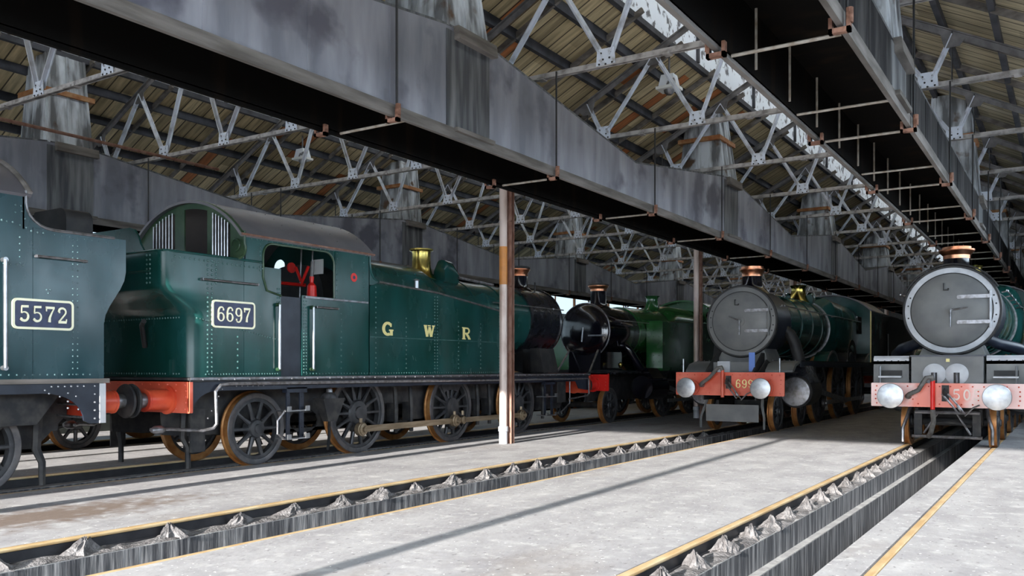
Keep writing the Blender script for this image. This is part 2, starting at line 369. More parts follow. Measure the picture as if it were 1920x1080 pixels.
hp2 = [3.65, 4.44, 5.31, 6.14, 6.89, 7.65, 8.37, 9.06, 9.89, 10.69]+[11.45+.76*k for k in range(12)]
for i, y in enumerate(hp2):
    heap(T2-.63, y, random.uniform(.12, .16), random.uniform(.2, .3), f'pale grey ash heap beside the left rail of the middle track, {ORD[i]} from the camera', 'ash heaps along the middle track')
for i, y in enumerate(hp3):
    heap(T3-.62, y, random.uniform(.12, .155), random.uniform(.17, .23), f'pale grey ash heap beside the left rail of the right-hand track, {ORD[i]} from the camera', 'ash heaps along the right-hand track')
for i, (t, y0, y1) in enumerate(((T2, 2.5, 22), (T3, 3, 18.5))):      # spilled ash drift along the ledges
    m = MB(); n = int((y1-y0)/.08); rnd = random.Random(i)
    vs = []
    for k in range(n+1):
        y = y0+(y1-y0)*k/n; q = abs(math.sin(k*.41+i))
        for j, xx in enumerate((-.70, -.63, -.56, -.505)):
            z = -.138+(.004+.03*q*(1-abs(j-1)/3))*rnd.uniform(.5, 1.3)-(.008 if j == 3 else 0)
            vs.append((t+xx, y, z-.006))
    fs = [(k*4+j, k*4+j+1, (k+1)*4+j+1, (k+1)*4+j) for k in range(n) for j in range(3)]
    m.add(vs, fs)
    tag(m.build('ash_drift', 'ash', smooth=False), f'loose grey ash lying along the ledge of the {"middle" if i == 0 else "right-hand"} track pit', 'ash', kind='stuff')

# ------------------------------------------------------------------ setting: roof, walls
def roofpanel(x0, z0, x1, z1, y0, y1, m, name, t=.06):
    struct(MB().hexa([(x0, y0, z0), (x1, y0, z1), (x1, y1, z1), (x0, y1, z0)], [(x0, y0, z0+t), (x1, y0, z1+t), (x1, y1, z1+t), (x0, y1, z0+t)]).build(name, m, smooth=False, origin=(0, 0, 0)))
def zr(x): # roof underside height
    if x < XV: return ZE+SL*min(x-XL, XV-x)
    return ZE+SL*min(x-XV, XR-x)
CW = 1.6
for rdg, e0, e1 in ((RL, XL, XV), (RR, XV, XR)):
    zt = ZE+SL*(rdg-CW-e0)
    roofpanel(e0, ZE, rdg-CW, zt, YS-1, YE, 'boards', 'ceiling')
    ex = XW+.2 if rdg == RR else e1
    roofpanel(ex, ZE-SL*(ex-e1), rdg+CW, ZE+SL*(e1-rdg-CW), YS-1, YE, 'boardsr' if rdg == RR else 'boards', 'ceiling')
    roofpanel(rdg-CW-.3, zt+1.5, rdg, zt+2.35, YS-1, YE, 'boards', 'ceiling')
    roofpanel(rdg+CW+.3, zt+1.5, rdg, zt+2.35, YS-1, YE, 'boards', 'ceiling')
    for sg in (-1, 1):
        x = rdg+sg*CW
        m = MB()
        m.box(x-.03, x+.03, YS-1, YE, zt+.02, zt+.5).box(x-.03, x+.03, YS-1, YE, zt+.54, zt+.95)
        struct(m.build('trim_1' if sg < 0 else 'trim_2', 'peel', smooth=False, origin=(0, 0, 0)))
        m = MB().box(x-.05, x+.05, YS-1, YE, zt-.1, zt+.0).box(x-.02, x+.02, YS-1, YE, zt+.5, zt+.54)
        for k in range(19):
            yy = 2.1+3.51*k
            m.bar((x-sg*.05, yy, zt), (x-sg*.05, yy, zt+1.5), .07, .07)
        struct(m.build('trim_3', 'purlin', smooth=False, origin=(0, 0, 0)))
# purlins
for e0, dr in ((XL, 1), (XV, -1), (XV, 1), (XR, -1)):
    m = MB()
    for q in (1.35, 2.1, 2.8):
        x = e0+dr*q; z = ZE+SL*q
        m.box(x-.04, x+.04, YS-1, YE, z-.15, z+.01)
    struct(m.build('roof_purlins', 'purlin', smooth=False, origin=(0, 0, 0)))
    m = MB()
    for k in range(34):
        yy = 1.0+1.75*k
        m.bar((e0+dr*.1, yy, ZE-.06), (e0+dr*3.5, yy, ZE-.06+SL*3.4), .05, .09)
    struct(m.build('roof_battens', 'timber', smooth=False, origin=(0, 0, 0)))
# valley girder and wall plates
m = MB().box(XV-.15, XV+.15, YS, YE, ZC-.05, ZC+.05).box(XV-.13, XV+.13, YS, YE, ZC+.1, ZC+.2)
struct(m.build('trim_4', 'trussd', smooth=False, origin=(0, 0, 0)))
# side walls: sill panel, glazing with posts, head beam
for side, x, sgn in (('left', XL, -1), ('right', XW+.1, 1)):
    struct(MB().box(x-.1, x, -26 if side == 'x' else YS, YE, 0, 1.9 if side == 'left' else 2.6).build('wall_'+side, 'sill', smooth=False, origin=(0, 0, 0)))
    zh = 5.25 if side == 'left' else 4.75
    struct(MB().box(x-.1, x, YS, YE, zh, ZE+.1 if side == 'left' else 5.05).build('wall_'+side, 'sill', smooth=False, origin=(0, 0, 0)))
    z0 = 1.9 if side == 'left' else 2.6
    for k in range(18):
        y0 = TY[0]+3.51*(k-2); y1 = y0+3.51
        if y1 > YE or (side == 'right' and y0 > 24): break
        ylast = y1
        w = MB()
        w.box(x-.08, x, y0-.06, y0+.06, z0, zh).box(x-.06, x-.02, y0+1.72, y0+1.78, z0, zh).box(x-.06, x-.02, y0, y1, 3.9, 3.95)
        fr = struct(w.build(f'window_{k+1 if side == "left" else k+19}', 'postw', smooth=False))
        MB().box(x-.05, x-.045, y0+.06, y1-.06, z0, zh).build('pane', 'glass' if side == 'right' else 'dimming_glass', fr, smooth=False)
struct(MB().box(XW, XW+.1, ylast, YE, 2.6, 4.75).build('wall_right', 'sill', smooth=False, origin=(0, 0, 0)))
# far end wall
m = MB().plate([(XL, 0), (XW, 0), (XW, 5.02), (XR, ZE), (RR, ZE+2.55), (XV, ZE), (RL, ZE+2.55), (XL, ZE)],
               [], 'Y', YE, YE+.3)
struct(m.build('wall_back', 'brick', smooth=False))
# entrance end: posts between the door openings, lintel and boarded gables
m = MB().plate([(XL, 5.0), (XW, 5.0), (XW, 5.02), (XR, ZE), (RR+1.7, ZE+1.9), (RR+1.7, ZE+3.3), (RR, ZE+4.1), (RR-1.7, ZE+3.3), (RR-1.7, ZE+1.9), (XV, ZE), (RL+1.7, ZE+1.9), (RL+1.7, ZE+3.3), (RL, ZE+4.1), (RL-1.7, ZE+3.3), (RL-1.7, ZE+1.9), (XL, ZE)], [], 'Y', YS-.2, YS)
struct(m.build('wall_front', 'sill', smooth=False))
for n_, x in (('between the two right-hand door openings', -4.42), ('on the column line', -9.16), ('between the two left-hand door openings', -13.9)):
    tag(MB().box(x-.09, x+.09, YS-.2, YS, 0, 5.0).build('door_post', 'stanch', smooth=False), 'brown steel door post '+n_, 'post')

# columns
for i in range(6):
    y = 3.97+10.53*i
    if i == 0: lab = 'rusty brown column just outside the picture on the left, nearest the camera'
    else: lab = ['', 'pink-brown downpipe and rusty column standing in front of the engine lettered GWR', 'grey downpipe column left of the engine numbered 699', 'rusty column behind the engine numbered 699', 'far rusty column behind two engines', 'farthest rusty column by the end wall'][i]
    t = thing('roof_column', (XV, y, 0), lab, 'column', 'roof columns')
    h = ZC-.05
    m = MB().box(XV+.0, XV+.1, y+.02, y+.035, 0, h).box(XV+.0, XV+.1, y+.115, y+.13, 0, h).box(XV+.04, XV+.055, y+.03, y+.12, 0, h)
    m.build('stanchion', 'stanch', t, smooth=False)
    MB().lathe((XV-.02, y-.09, 0), (0, 0, 1), [(.25, .078), (h, .078)], 18).build('downpipe', 'pipe', t)
    MB().lathe((XV-.02, y-.09, 0), (0, 0, 1), [(0, .085), (.24, .085), (.25, .1), (.34, .1), (.35, .08)], 18).build('pipe_socket', 'ring', t)
    for zb in (1.8, 3.1, 4.4): MB().box(XV-.11, XV+.1, y-.03, y+.04, zb, zb+.035).build('pipe_bracket', 'stanch', t, smooth=False)
    if i == 1: MB().lathe((XV-.02, y-.09, 3.15), (0, 0, 1), [(0, .081), (.75, .081)], 18).build('orange_sleeve', mat('orange_paint', (.62, .24, .05), .45, 0, (.5, .2, .05), 5), t)

# ------------------------------------------------------------------ roof trusses
def truss(y, e0, e1, rdg, lab):
    t = thing('roof_truss', (rdg, y, ZC), lab, 'roof truss', 'steel roof trusses')
    m = MB().box(e0+.1, e1-.1, y-.045, y+.045, ZC-.05, ZC-.038).box(e0+.1, e1-.1, y-.01, y+.01, ZC-.05, ZC+.035)
    for k in range(5):
        xx = e0+1+k*1.95; m.box(xx-.05, xx+.05, y-.065, y+.065, ZC-.065, ZC-.03)
    m.build('bottom_chord', 'chord', t, smooth=False)
    for sg, e in ((1, e0), (-1, e1)):
        m = MB(); a = (e+sg*.1, y, zr(e+sg*.1)-.2) if e != XR else (XW-.1, y, ZE-SL*(XW-.1-XR)-.2); b = (rdg, y, ZE+SL*abs(rdg-e)-.2)
        m.bar(a, b, .11, .015).bar((a[0], y, a[2]-.05), (b[0], y, b[2]-.05), .014, .1)
        m.build('rafter', 'trussd', t, smooth=False)
        tn = [(rdg, 0), (rdg-sg*1.72, 1), (rdg-sg*3.05, 2)]; bn = [rdg-sg*.91, rdg-sg*2.72]
        def top(x): return (x, y, ZE+SL*abs(x-e)-.25)
        segs = [(top(tn[0][0]), bn[0], 1), (top(tn[1][0]), bn[0], 1), (top(tn[1][0]), bn[1], 0), (top(tn[2][0]), bn[1], 0)]
        for (p, bx, pale) in segs:
            q = (bx+(.06 if p[0] > bx else -.06), y, ZC+.1)
            mm = MB().bar(p, q, .085, .014, (0, 1, 0)).bar(p, q, .014, .07, (0, 1, 0))
            mm = MB(); d = (Vector(q)-Vector(p)).normalized(); sd2 = Vector((d.z, 0, -d.x))
            mm.bar(p, q, .014, .08, (0, 1, 0)); 
            mm.bar(Vector(p)+Vector((0, .03, 0)), Vector(q)+Vector((0, .03, 0)), .08, .014, (0, 1, 0))
            mm.build('diagonal', 'truss' if pale or rdg == RR else 'truss', t, smooth=False)
        for bx in bn:
            g = MB().plate([(bx-.15, ZC-.04), (bx+.15, ZC-.04), (bx+.13, ZC+.2), (bx-.13, ZC+.2)], [], 'Y', y-.022, y-.01)
            g.build('gusset', 'gusset', t, smooth=False); g = MB()
            g.rivets([(bx+dx, y-.022, ZC+dz) for dx, dz in ((-.07, .14), (.07, .14), (-.04, .05), (.06, .06), (-.1, -.01), (0, -.02), (.1, -.01))], (0, -1, 0), .017)
            g.build('gusset_bolts', 'frame', t, smooth=False)
        for tx in (tn[1][0], tn[2][0]):
            p = top(tx); g = MB().plate([(tx-.17, p[2]-.02-sg*SL*.17), (tx+.17, p[2]-.02+sg*SL*.17), (tx+.1, p[2]-.2), (tx-.1, p[2]-.2)], [], 'Y', y-.022, y-.01)
            g.build('gusset', 'trussd', t, smooth=False)
        x = rdg-sg*3.05
        MB().cyl((x, y, zr(x)-.2), (x, y, ZC), .012, n=6).build('tie_rod', 'blackrod', t)
    return t
for i, y in enumerate(TY):
    truss(y, XV, XR, RR, f'steel lattice roof truss over the two right-hand tracks, {ORD[i]} from the entrance')
    truss(y, XL, XV, RL, f'steel lattice roof truss over the two left-hand tracks, {ORD[i]} from the entrance')

# ------------------------------------------------------------------ smoke troughs
def trough(cx, hw, zb, zpk, zlow, ypk, per, name, lab, flat=False, y0=1.0, y1=61., hang=()):
    root = thing('smoke_trough', (cx, 20, zb), lab, 'smoke trough', 'smoke troughs over the tracks')
    def top(y):
        if flat: return zlow
        q = abs(((y-ypk)/per+.5) % 1-.5)*2     # 0 at peak, 1 at low
        q = min(1, max(0, (q-.08)/.92)); return zpk+(zlow-zpk)*q
    ys = sorted(set([y0, y1]+[round(ypk+per*k*.5, 3) for k in range(-4, 16) if y0 < ypk+per*k*.5 < y1]+[round(ypk+per*k+s_*.045*per, 3) for k in range(-2, 8) for s_ in (-1, 1) if y0 < ypk+per*k+s_*.045*per < y1]))
    for sg in (-1, 1):
        xo = cx+sg*hw; xi = cx+sg*(hw-.03)
        m = MB(); n = MB()
        for a, b in zip(ys[:-1], ys[1:]):
            m.hexa([(xo, a, zb), (xi, a, zb), (xi, b, zb), (xo, b, zb)], [(xo, a, top(a)), (xi, a, top(a)), (xi, b, top(b)), (xo, b, top(b))])
            xj = cx+sg*(hw-.035); xk = cx+sg*(hw-.05)
            n.hexa([(xj, a, zb+.01), (xk, a, zb+.01), (xk, b, zb+.01), (xj, b, zb+.01)], [(xj, a, top(a)-.02), (xk, a, top(a)-.02), (xk, b, top(b)-.02), (xj, b, top(b)-.02)])
        for y in [y0+.2+1.22*k for k in range(int((y1-y0)/1.22))]:      # joint cover strips
            m.box(min(xo, xo+sg*.006), max(xo, xo+sg*.006), y-.02, y+.02, zb, top(y)-.01)
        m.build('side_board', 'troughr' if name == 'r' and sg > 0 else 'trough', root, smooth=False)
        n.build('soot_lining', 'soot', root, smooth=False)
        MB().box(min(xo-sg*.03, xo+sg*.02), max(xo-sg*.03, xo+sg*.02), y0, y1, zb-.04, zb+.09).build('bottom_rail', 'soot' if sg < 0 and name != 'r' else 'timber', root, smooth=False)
    m = MB(); n = MB()
    for a, b in zip(ys[:-1], ys[1:]):
        m.hexa([(cx-hw, a, top(a)), (cx+hw, a, top(a)), (cx+hw, b, top(b)), (cx-hw, b, top(b))], [(cx-hw, a, top(a)+.03), (cx+hw, a, top(a)+.03), (cx+hw, b, top(b)+.03), (cx-hw, b, top(b)+.03)])
        n.hexa([(cx-hw+.03, a, top(a)-.02), (cx+hw-.03, a, top(a)-.02), (cx+hw-.03, b, top(b)-.02), (cx-hw+.03, b, top(b)-.02)], [(cx-hw+.03, a, top(a)-.005), (cx+hw-.03, a, top(a)-.005), (cx+hw-.03, b, top(b)-.005), (cx-hw+.03, b, top(b)-.005)])
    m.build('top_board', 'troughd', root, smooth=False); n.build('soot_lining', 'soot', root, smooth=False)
    # uptake chimneys at the peaks
    k = 0
    while ypk+per*k < y1-2:
        y = ypk+per*k; k += 1
        z0 = top(y); zt = zr(cx)+.02
        a, b = .46, .36
        m = MB().hexa([(cx-hw+.08, y-a, z0), (cx+hw-.02, y-a, z0), (cx+hw-.02, y+a, z0), (cx-hw+.08, y+a, z0)], [(cx-.33, y-b, zt), (cx+.33, y-b, zt), (cx+.33, y+b, zt), (cx-.33, y+b, zt)])
        for u_ in (-.42, 0., .42):        # cover laths up the face
            m.bar((cx+hw-.01, y+u_*a/.46*.98, z0), (cx+.34, y+u_*b/.46*.98, zt), .03, .05, (0, 1, 0))
            m.bar((cx+u_*.9, y-a-.01, z0), (cx+u_*.62, y-b-.01, zt), .05, .03, (0, 1, 0))
        m.build('uptake_chimney', 'flaky', root, smooth=False)
        zc = z0+(zt-z0)*.55; cw_ = (hw-.02)*.45+.33*.55+.06
        MB().box(cx-cw_, cx+cw_, y-.5, y+.5, zc, zc+.09).build('collar', 'collar', root, smooth=False)
        for sg in (-1, 1):
            MB().box(min(cx+sg*hw, cx+sg*(hw+.012)), max(cx+sg*hw, cx+sg*(hw+.012)), y-.45, y+.45, zb+.08, z0-.05).build('patch_board', 'troughd', root, smooth=False)
            MB().hexa([(cx+sg*hw, y-.3, z0-.14), (cx+sg*(hw+.1), y-.3, z0-.14), (cx+sg*(hw+.1), y+.52, z0-.14), (cx+sg*hw, y+.52, z0-.14)], [(cx+sg*hw, y-.3, z0+.02), (cx+sg*(hw+.08), y-.3, z0+.02), (cx+sg*(hw+.08), y+.52, z0+.02), (cx+sg*hw, y+.52, z0+.02)]).build('ledge_block', 'timber', root, smooth=False)
            MB().box(min(cx+sg*hw, cx+sg*(hw+.07)), max(cx+sg*hw, cx+sg*(hw+.07)), y-.3, y+.5, zb+.05, zb+.1).build('ledge_block', 'timber', root, smooth=False)
    for y in hang:
        for sg in (-1, 1):
            x = cx+sg*(hw+.05)
            MB().cyl((x, y-.07, zb-.06), (x, y-.07, ZC), .014, n=6).build('hanger_rod', 'blackrod', root)
            m = MB().box(min(x+sg*.03, x-sg*.14), max(x+sg*.03, x-sg*.14), y-.1, y-.04, zb-.1, zb-.06).box(min(x+sg*.03, x-sg*.0), max(x+sg*.03, x-sg*.0), y-.1, y-.04, zb-.1, zb+.05).box(min(x-sg*.14, x-sg*.11), max(x-sg*.14, x-sg*.11), y-.1, y-.04, zb-.1, zb+.03)
            m.cyl((x+sg*.02, y-.07, zb-.03), (x+sg*.02, y-.07, zb+.09), .03, n=8)
            m.build('hook_bracket', 'rust', root)
        MB().cyl((cx-hw+.05, y+.2, zb-.01), (cx+hw-.05, y+.2, zb-.01), .016, n=6).build('cross_rod', 'rodl', root)
    return root, top
hang = [y for y in TY[1:14]]
trough(-2.09, .52, 4.3, 5.0, 4.93, 10.1, 9.9, 'r', 'open-bottomed grey smoke trough hanging over the right-hand engine', flat=True, hang=hang)
trough(-6.82, .55, 4.3, 5.6, 5.0, 8.75, 9.85, 'm', 'long grey smoke trough crossing the picture above the middle track', hang=hang)
trough(-16.24, .46, 4.3, 5.65, 5.1, 9.25, 10.05, 'l', 'grey smoke trough over the far left track behind the green tank engines', hang=hang)
# ribs and rods inside the right-hand trough
for o in [o for o in C.objects if o.get('label', '').startswith('open-bottomed')]:
    for k in range(26):
        y = 8.2+1.17*k
        MB().cyl((-2.52, y, 4.33), (-2.52, y, 4.96), .014, n=6).build('inside_strap', 'rodl', o)
        if k % 3 == 1: MB().cyl((-2.55, y+.4, 4.29), (-1.6, y+.4, 4.29), .014, n=6).build('cross_rod', 'rodl', o)
# long pipe over the second track, and roof lamps
tag(MB().cyl((-14.9, 3, 5.62), (-14.9, 11.9, 5.62), .03, n=8).build('overhead_pipe', 'stanch'), 'thin pinkish pipe running overhead at the top left', 'pipe')
def lamp(x, y, z, lab):
    t = thing('floodlight', (x, y, z), lab, 'lamp', 'roof lamps')
    MB().hexa([(x-.16, y-.14, z), (x+.16, y-.14, z), (x+.16, y+.14, z), (x-.16, y+.14, z)], [(x-.12, y-.1, z+.22), (x+.12, y-.1, z+.22), (x+.12, y+.1, z+.22), (x-.12, y+.1, z+.22)]).build('housing', 'peel', t, smooth=False)
    MB().box(x-.2, x+.2, y-.17, y+.17, z-.05, z).build('rim', 'white', t, smooth=False)
    MB().lathe((x, y, z-.05), (0, 0, -1), [(0, .1), (.05, .09), (.09, .05)], 12).build('lamp_glass', 'steeld', t)
    MB().cyl((x, y, z+.2), (x, y, zr(x)-.02), .02, n=6).build('stem', 'trussd', t)
lamp(-6.3, 15.2, 6.72, 'flaking white roof lamp above the long middle smoke trough')
lamp(-16.2, 15.5, 6.75, 'pale roof lamp hanging left of the middle smoke trough')

# ------------------------------------------------------------------ wheels
_wc = {}
def wheel_mesh(key, r, ns, boss, crank, cw, pony=False):
    if key in _wc: return _wc[key]
    # local: axle along X, outer face at x=0, body to negative x
    c = MB()
    ri = r-.085
    c.lathe((0, 0, 0), (1, 0, 0), [(-.12, ri-.055), (-.02, ri-.055), (-.02, ri+.002), (-.12, ri+.002), (-.12, ri-.055)], 48, capa=False, capb=False)
    for k in range(ns):
        a = 2*PI*(k+.5)/ns; d = Vector((0, math.sin(a), math.cos(a)))
        t = Vector((0, d.z, -d.y)); p0 = d*boss*.8; p1 = d*(ri-.03)
        def ring(p, w, th): return [p+t*w+Vector((-.035, 0, 0)), p+t*w*.5+Vector((-.035+th, 0, 0)), p-t*w*.5+Vector((-.035+th, 0, 0)), p-t*w+Vector((-.035, 0, 0)), p-t*w*.6+Vector((-.09, 0, 0)), p+t*w*.6+Vector((-.09, 0, 0))]
        c.loft([ring(p0, .045, .03), ring((p0+p1)/2, .026, .02), ring(p1, .032, .012)])
    c.lathe((0, 0, 0), (1, 0, 0), [(-.16, boss), (-.01, boss), (.02, boss*.88), (.025, boss*.5), (.05, boss*.45), (.05, .001)], 28)
    if crank:
        c.plate([(.0+math.cos(a)*(.15 if math.sin(a) < 0 else boss), (math.sin(a)*.15-crank if math.sin(a) < 0 else math.sin(a)*boss)) for a in [2*PI*k/24 for k in range(24)]], [], 'X', -.05, .045)
    if cw:
        h = cw; pts = []
        for k in range(13): a = PI/2-h+2*h*k/12; pts.append(((ri+.0)*math.cos(a), (ri+.0)*math.sin(a)))
        for k in range(9): a = PI/2+h-2*h*k/8; q = r*.5; pts.append((q*math.cos(a)*1.2, q*math.sin(a)))
        c.plate(pts, [], 'X', -.1, -.005)
    a = c.build('w', 'wheel', origin=(0, 0, 0)); ma = a.data; bpy.data.objects.remove(a)
    ty = MB().lathe((0, 0, 0), (1, 0, 0), [(-.12, ri), (0, ri), (.004, ri+.01), (.004, r-.012), (-.006, r-.001)], 56, capa=False, capb=False)
    b = ty.build('w', 'tyre', origin=(0, 0, 0)); mb = b.data; bpy.data.objects.remove(b)
    tr = MB().lathe((0, 0, 0), (1, 0, 0), [(-.006, r-.001), (-.1, r+.004), (-.112, r+.026), (-.13, r+.03), (-.142, r+.02), (-.142, ri)], 56, capa=False, capb=False)
    d = tr.build('w', 'tread', origin=(0, 0, 0)); md = d.data; bpy.data.objects.remove(d)
    _wc[key] = (ma, mb, md); return _wc[key]
def wheel(root, kind, name, cx, y, side, r=None):
    spec = {'trail56': (.56, 10, .15, 0, 0), 'drv56a': (.705, 14, .24, 0, 0), 'drv56': (.705, 14, .17, .3, .0), 'drv56m': (.705, 14, .19, .3, .62), 'pony': (.48, 9, .13, 0, 0), 'bogie': (.46, 10, .14, 0, 0),
            'drvhall': (.9, 18, .2, .36, .5), 'drvsm': (.8, 16, .18, .3, .5), 'tender': (.62, 12, .15, 0, 0)}[kind]
    r = spec[0]; ms = wheel_mesh(kind, *spec)
    w = bpy.data.objects.new(name, ms[0]); C.objects.link(w); w.parent = root
    w.location = Vector((cx+side*.82, y, r)) - wloc(root)
    if side < 0: w.rotation_euler = (0, 0, PI)
    t = bpy.data.objects.new('tyre', ms[1]); C.objects.link(t); t.parent = w
    t = bpy.data.objects.new('tread', ms[2]); C.objects.link(t); t.parent = w
    return w
def axleset(root, kind, name, cx, y):
    wheel(root, kind, name, cx, y, 1); wheel(root, kind, name, cx, y, -1)
    r = {'trail56': .56, 'drv56a': .705, 'drv56': .705, 'drv56m': .705, 'pony': .48, 'bogie': .46, 'drvhall': .9, 'drvsm': .8, 'tender': .62}[kind]
    MB().cyl((cx-.7, y, r), (cx+.7, y, r), .08, n=12).build('axle', 'frame', root)

def buffer_(root, x, y, z, d, m_h='redh', r=.23, sh=.13, face='steel', L=.55):
    # d = -1 pointing to -Y, +1 to +Y; y is the beam face
    b = MB().lathe((x, y, z), (0, d, 0), [(0, sh*1.35), (.03, sh*1.35), (.035, sh), (L*.58, sh*.98), (L*.6, sh*1.05), (L*.64, sh*1.05)], 24).build('buffer', m_h, root)
    MB().lathe((x, y, z), (0, d, 0), [(L*.6, sh*.68), (L*.9, sh*.62)], 18).build('buffer_ram', 'steeld', b)
    MB().lathe((x, y, z), (0, d, 0), [(L*.88, r*.5), (L*.92, r*.96), (L*.95, r), (L*.98, r*.97), (L*1.01, r*.6), (L*1.015, .001)], 32).build('buffer_head', face, b)
    return b
def curve_roof(cx, y0, y1, hw, ze, zt, t=.04, n=18, over=.0):
    # arched roof: circle arc through (+-hw, ze) and (0, zt)
    s_ = zt-ze; R = (hw*hw+s_*s_)/(2*s_); a = math.asin(hw/R); zc = zt-R
    out = []; inn = []
    for k in range(n+1):
        q = -a+2*a*k/n; out.append((cx+R*math.sin(q), zc+R*math.cos(q))); inn.append((cx+(R-t)*math.sin(q), zc+(R-t)*math.cos(q)))
    return MB().plate(out+inn[::-1], [], 'Y', y0, y1), out
def chimney(root, x, y, zb, zt, m='blackm', cap='copper', r=.24, cr=.31, name='chimney', ch=.2, base=.36):
    b = MB().lathe((x, y, 0), (0, 0, 1), [(zb-.12, base+.08), (zb, base*.95), (zb+.06, r*1.12), (zb+.14, r*1.0), (zt-ch, r*.97), (zt-ch, r*.8)], 32).build(name, m, root)
    if cap: MB().lathe((x, y, 0), (0, 0, 1), [(zt-ch, r*1.0), (zt-ch*.7, r*1.01), (zt-ch*.42, cr*.95), (zt-ch*.3, cr), (zt-ch*.22, cr), (zt-ch*.18, r*1.08), (zt, r*1.1), (zt, r*.85), (zt-ch*.8, r*.8)], 36, capb=False).build('chimney_cap', cap, b)
    return b
def handrail(root, pts, r=.016, posts=(), m='steel', off=(0, 0, 0)):
    h = MB().tube(pts, r, 8).build('handrail', m, root)
    k = MB()
    for p in posts: k.cyl(p, Vector(p)+Vector(off), r*1.1, n=6); k.lathe(p, (0, 0, 1), [(-.025, .01), (-.015, .024), (.015, .024), (.025, .01)], 8)
    if posts: k.build('handrail_knob', m, root)
    return h
def numplate(root, x, y, z, s, w=.7, h=.3):
    p = MB().plate(rrect(y-w/2, y+w/2, z-h/2, z+h/2, .05), [], 'X', x, x+.015).build('number_plate', 'plate', root)
    MB().plate(rrect(y-w/2-.012, y+w/2+.012, z-h/2-.012, z+h/2+.012, .06), [rrect(y-w/2+.015, y+w/2-.015, z-h/2+.015, z+h/2-.015, .035)], 'X', x, x+.025).build('plate_border', 'brassp', p)
    serif_digits(s, x+.016, y, z, w*.84, h*.58, p)
    return p

# slab-serif glyphs drawn as stroked shapes (unit box 1 wide, 1.25 tall)
def arcpts(cx, cy, rx, ry, a0, a1, n=14): return [(cx+rx*math.cos(math.radians(a0+(a1-a0)*k/n)), cy+ry*math.sin(math.radians(a0+(a1-a0)*k/n))) for k in range(n+1)]
GL = {
 '6': [(arcpts(.5, .38, .33, .32, 0, 360, 24), .2, .1), ([(.80, 1.02)]+arcpts(.55, .75, .36, .42, 60, 190, 12)+[(.19, .4)], .09, .2), ([(.72, .98), (.86, .98)], .16, .16)],
 '9': [(arcpts(.5, .84, .33, .32, 0, 360, 24), .2, .1), (arcpts(.45, .45, .38, .42, -120, 10, 12)+[(.83, .85)], .09, .2), ([(.16, .22), (.3, .22)], .16, .16)],
 '7': [([(.12, 1.14), (.88, 1.14)], .18, .18), ([(.84, 1.12), (.62, .75), (.45, .4), (.42, .06)], .08, .24), ([(.16, 1.16), (.16, .86)], .09, .09)],
 '5': [([(.22, 1.14), (.8, 1.16)], .17, .17), ([(.23, 1.16), (.21, .66)], .09, .09), (arcpts(.44, .42, .34, .32, 130, -150, 18), .08, .2), ([(.14, .24), (.26, .24)], .16, .16)],
 '2': [([(.16, .85)]+arcpts(.48, .88, .32, .28, 160, -40, 14)+[(.45, .4), (.18, .12)], .18, .12), ([(.14, .1), (.86, .1)], .19, .19), ([(.84, .1), (.86, .34)], .09, .09), ([(.16, .86), (.28, .86)], .15, .15)],
 '0': [(arcpts(.5, .62, .3, .52, 0, 360, 28), .17, .17)], '1': [([(.5, .06), (.5, 1.18)], .22, .22), ([(.3, .95), (.5, 1.15)], .12, .12), ([(.25, .06), (.75, .06)], .12, .12)]}
def stroke(m, pts, w0, w1, mp, d0, d1):
    n = len(pts)
    closed = math.hypot(pts[0][0]-pts[-1][0], pts[0][1]-pts[-1][1]) < 1e-6
    rings = []
    for i, p in enumerate(pts):
        a = pts[i-1] if i else (pts[-2] if closed else pts[0]); b = pts[i+1] if i < n-1 else (pts[1] if closed else pts[-1])
        t = Vector((b[0]-a[0], b[1]-a[1])); t.normalize(); nn = Vector((-t.y, t.x))
        if closed: w = w0+(w1-w0)*abs(t.x)          # thick uprights, thin horizontals
        else: w = w0+(w1-w0)*i/(n-1)
        q0 = (p[0]+nn.x*w/2, p[1]+nn.y*w/2); q1 = (p[0]-nn.x*w/2, p[1]-nn.y*w/2)
        rings.append([mp(q0, d0), mp(q1, d0), mp(q1, d1), mp(q0, d1)])
    m.loft(rings, not closed, not closed)
def serif_digits(s, x, y, z, w, h, parent, m='brassp', facing='X', name='numerals'):
    mb = MB(); n = len(s); cw = w/n
    for i, ch in enumerate(s):
        ox = y-w/2+cw*(i+.04)
        def mp(q, d, ox=ox):
            a = ox+q[0]*cw*.92; b = z-h/2+q[1]*h/1.22
            return (x+d, a, b) if facing == 'X' else (a, x-d, b)
        for k, (pts, w0, w1) in enumerate(GL[ch]): stroke(mb, pts, w0, w1, mp, 0, .012+.0007*k)
    return mb.build(name, m, parent, smooth=False)
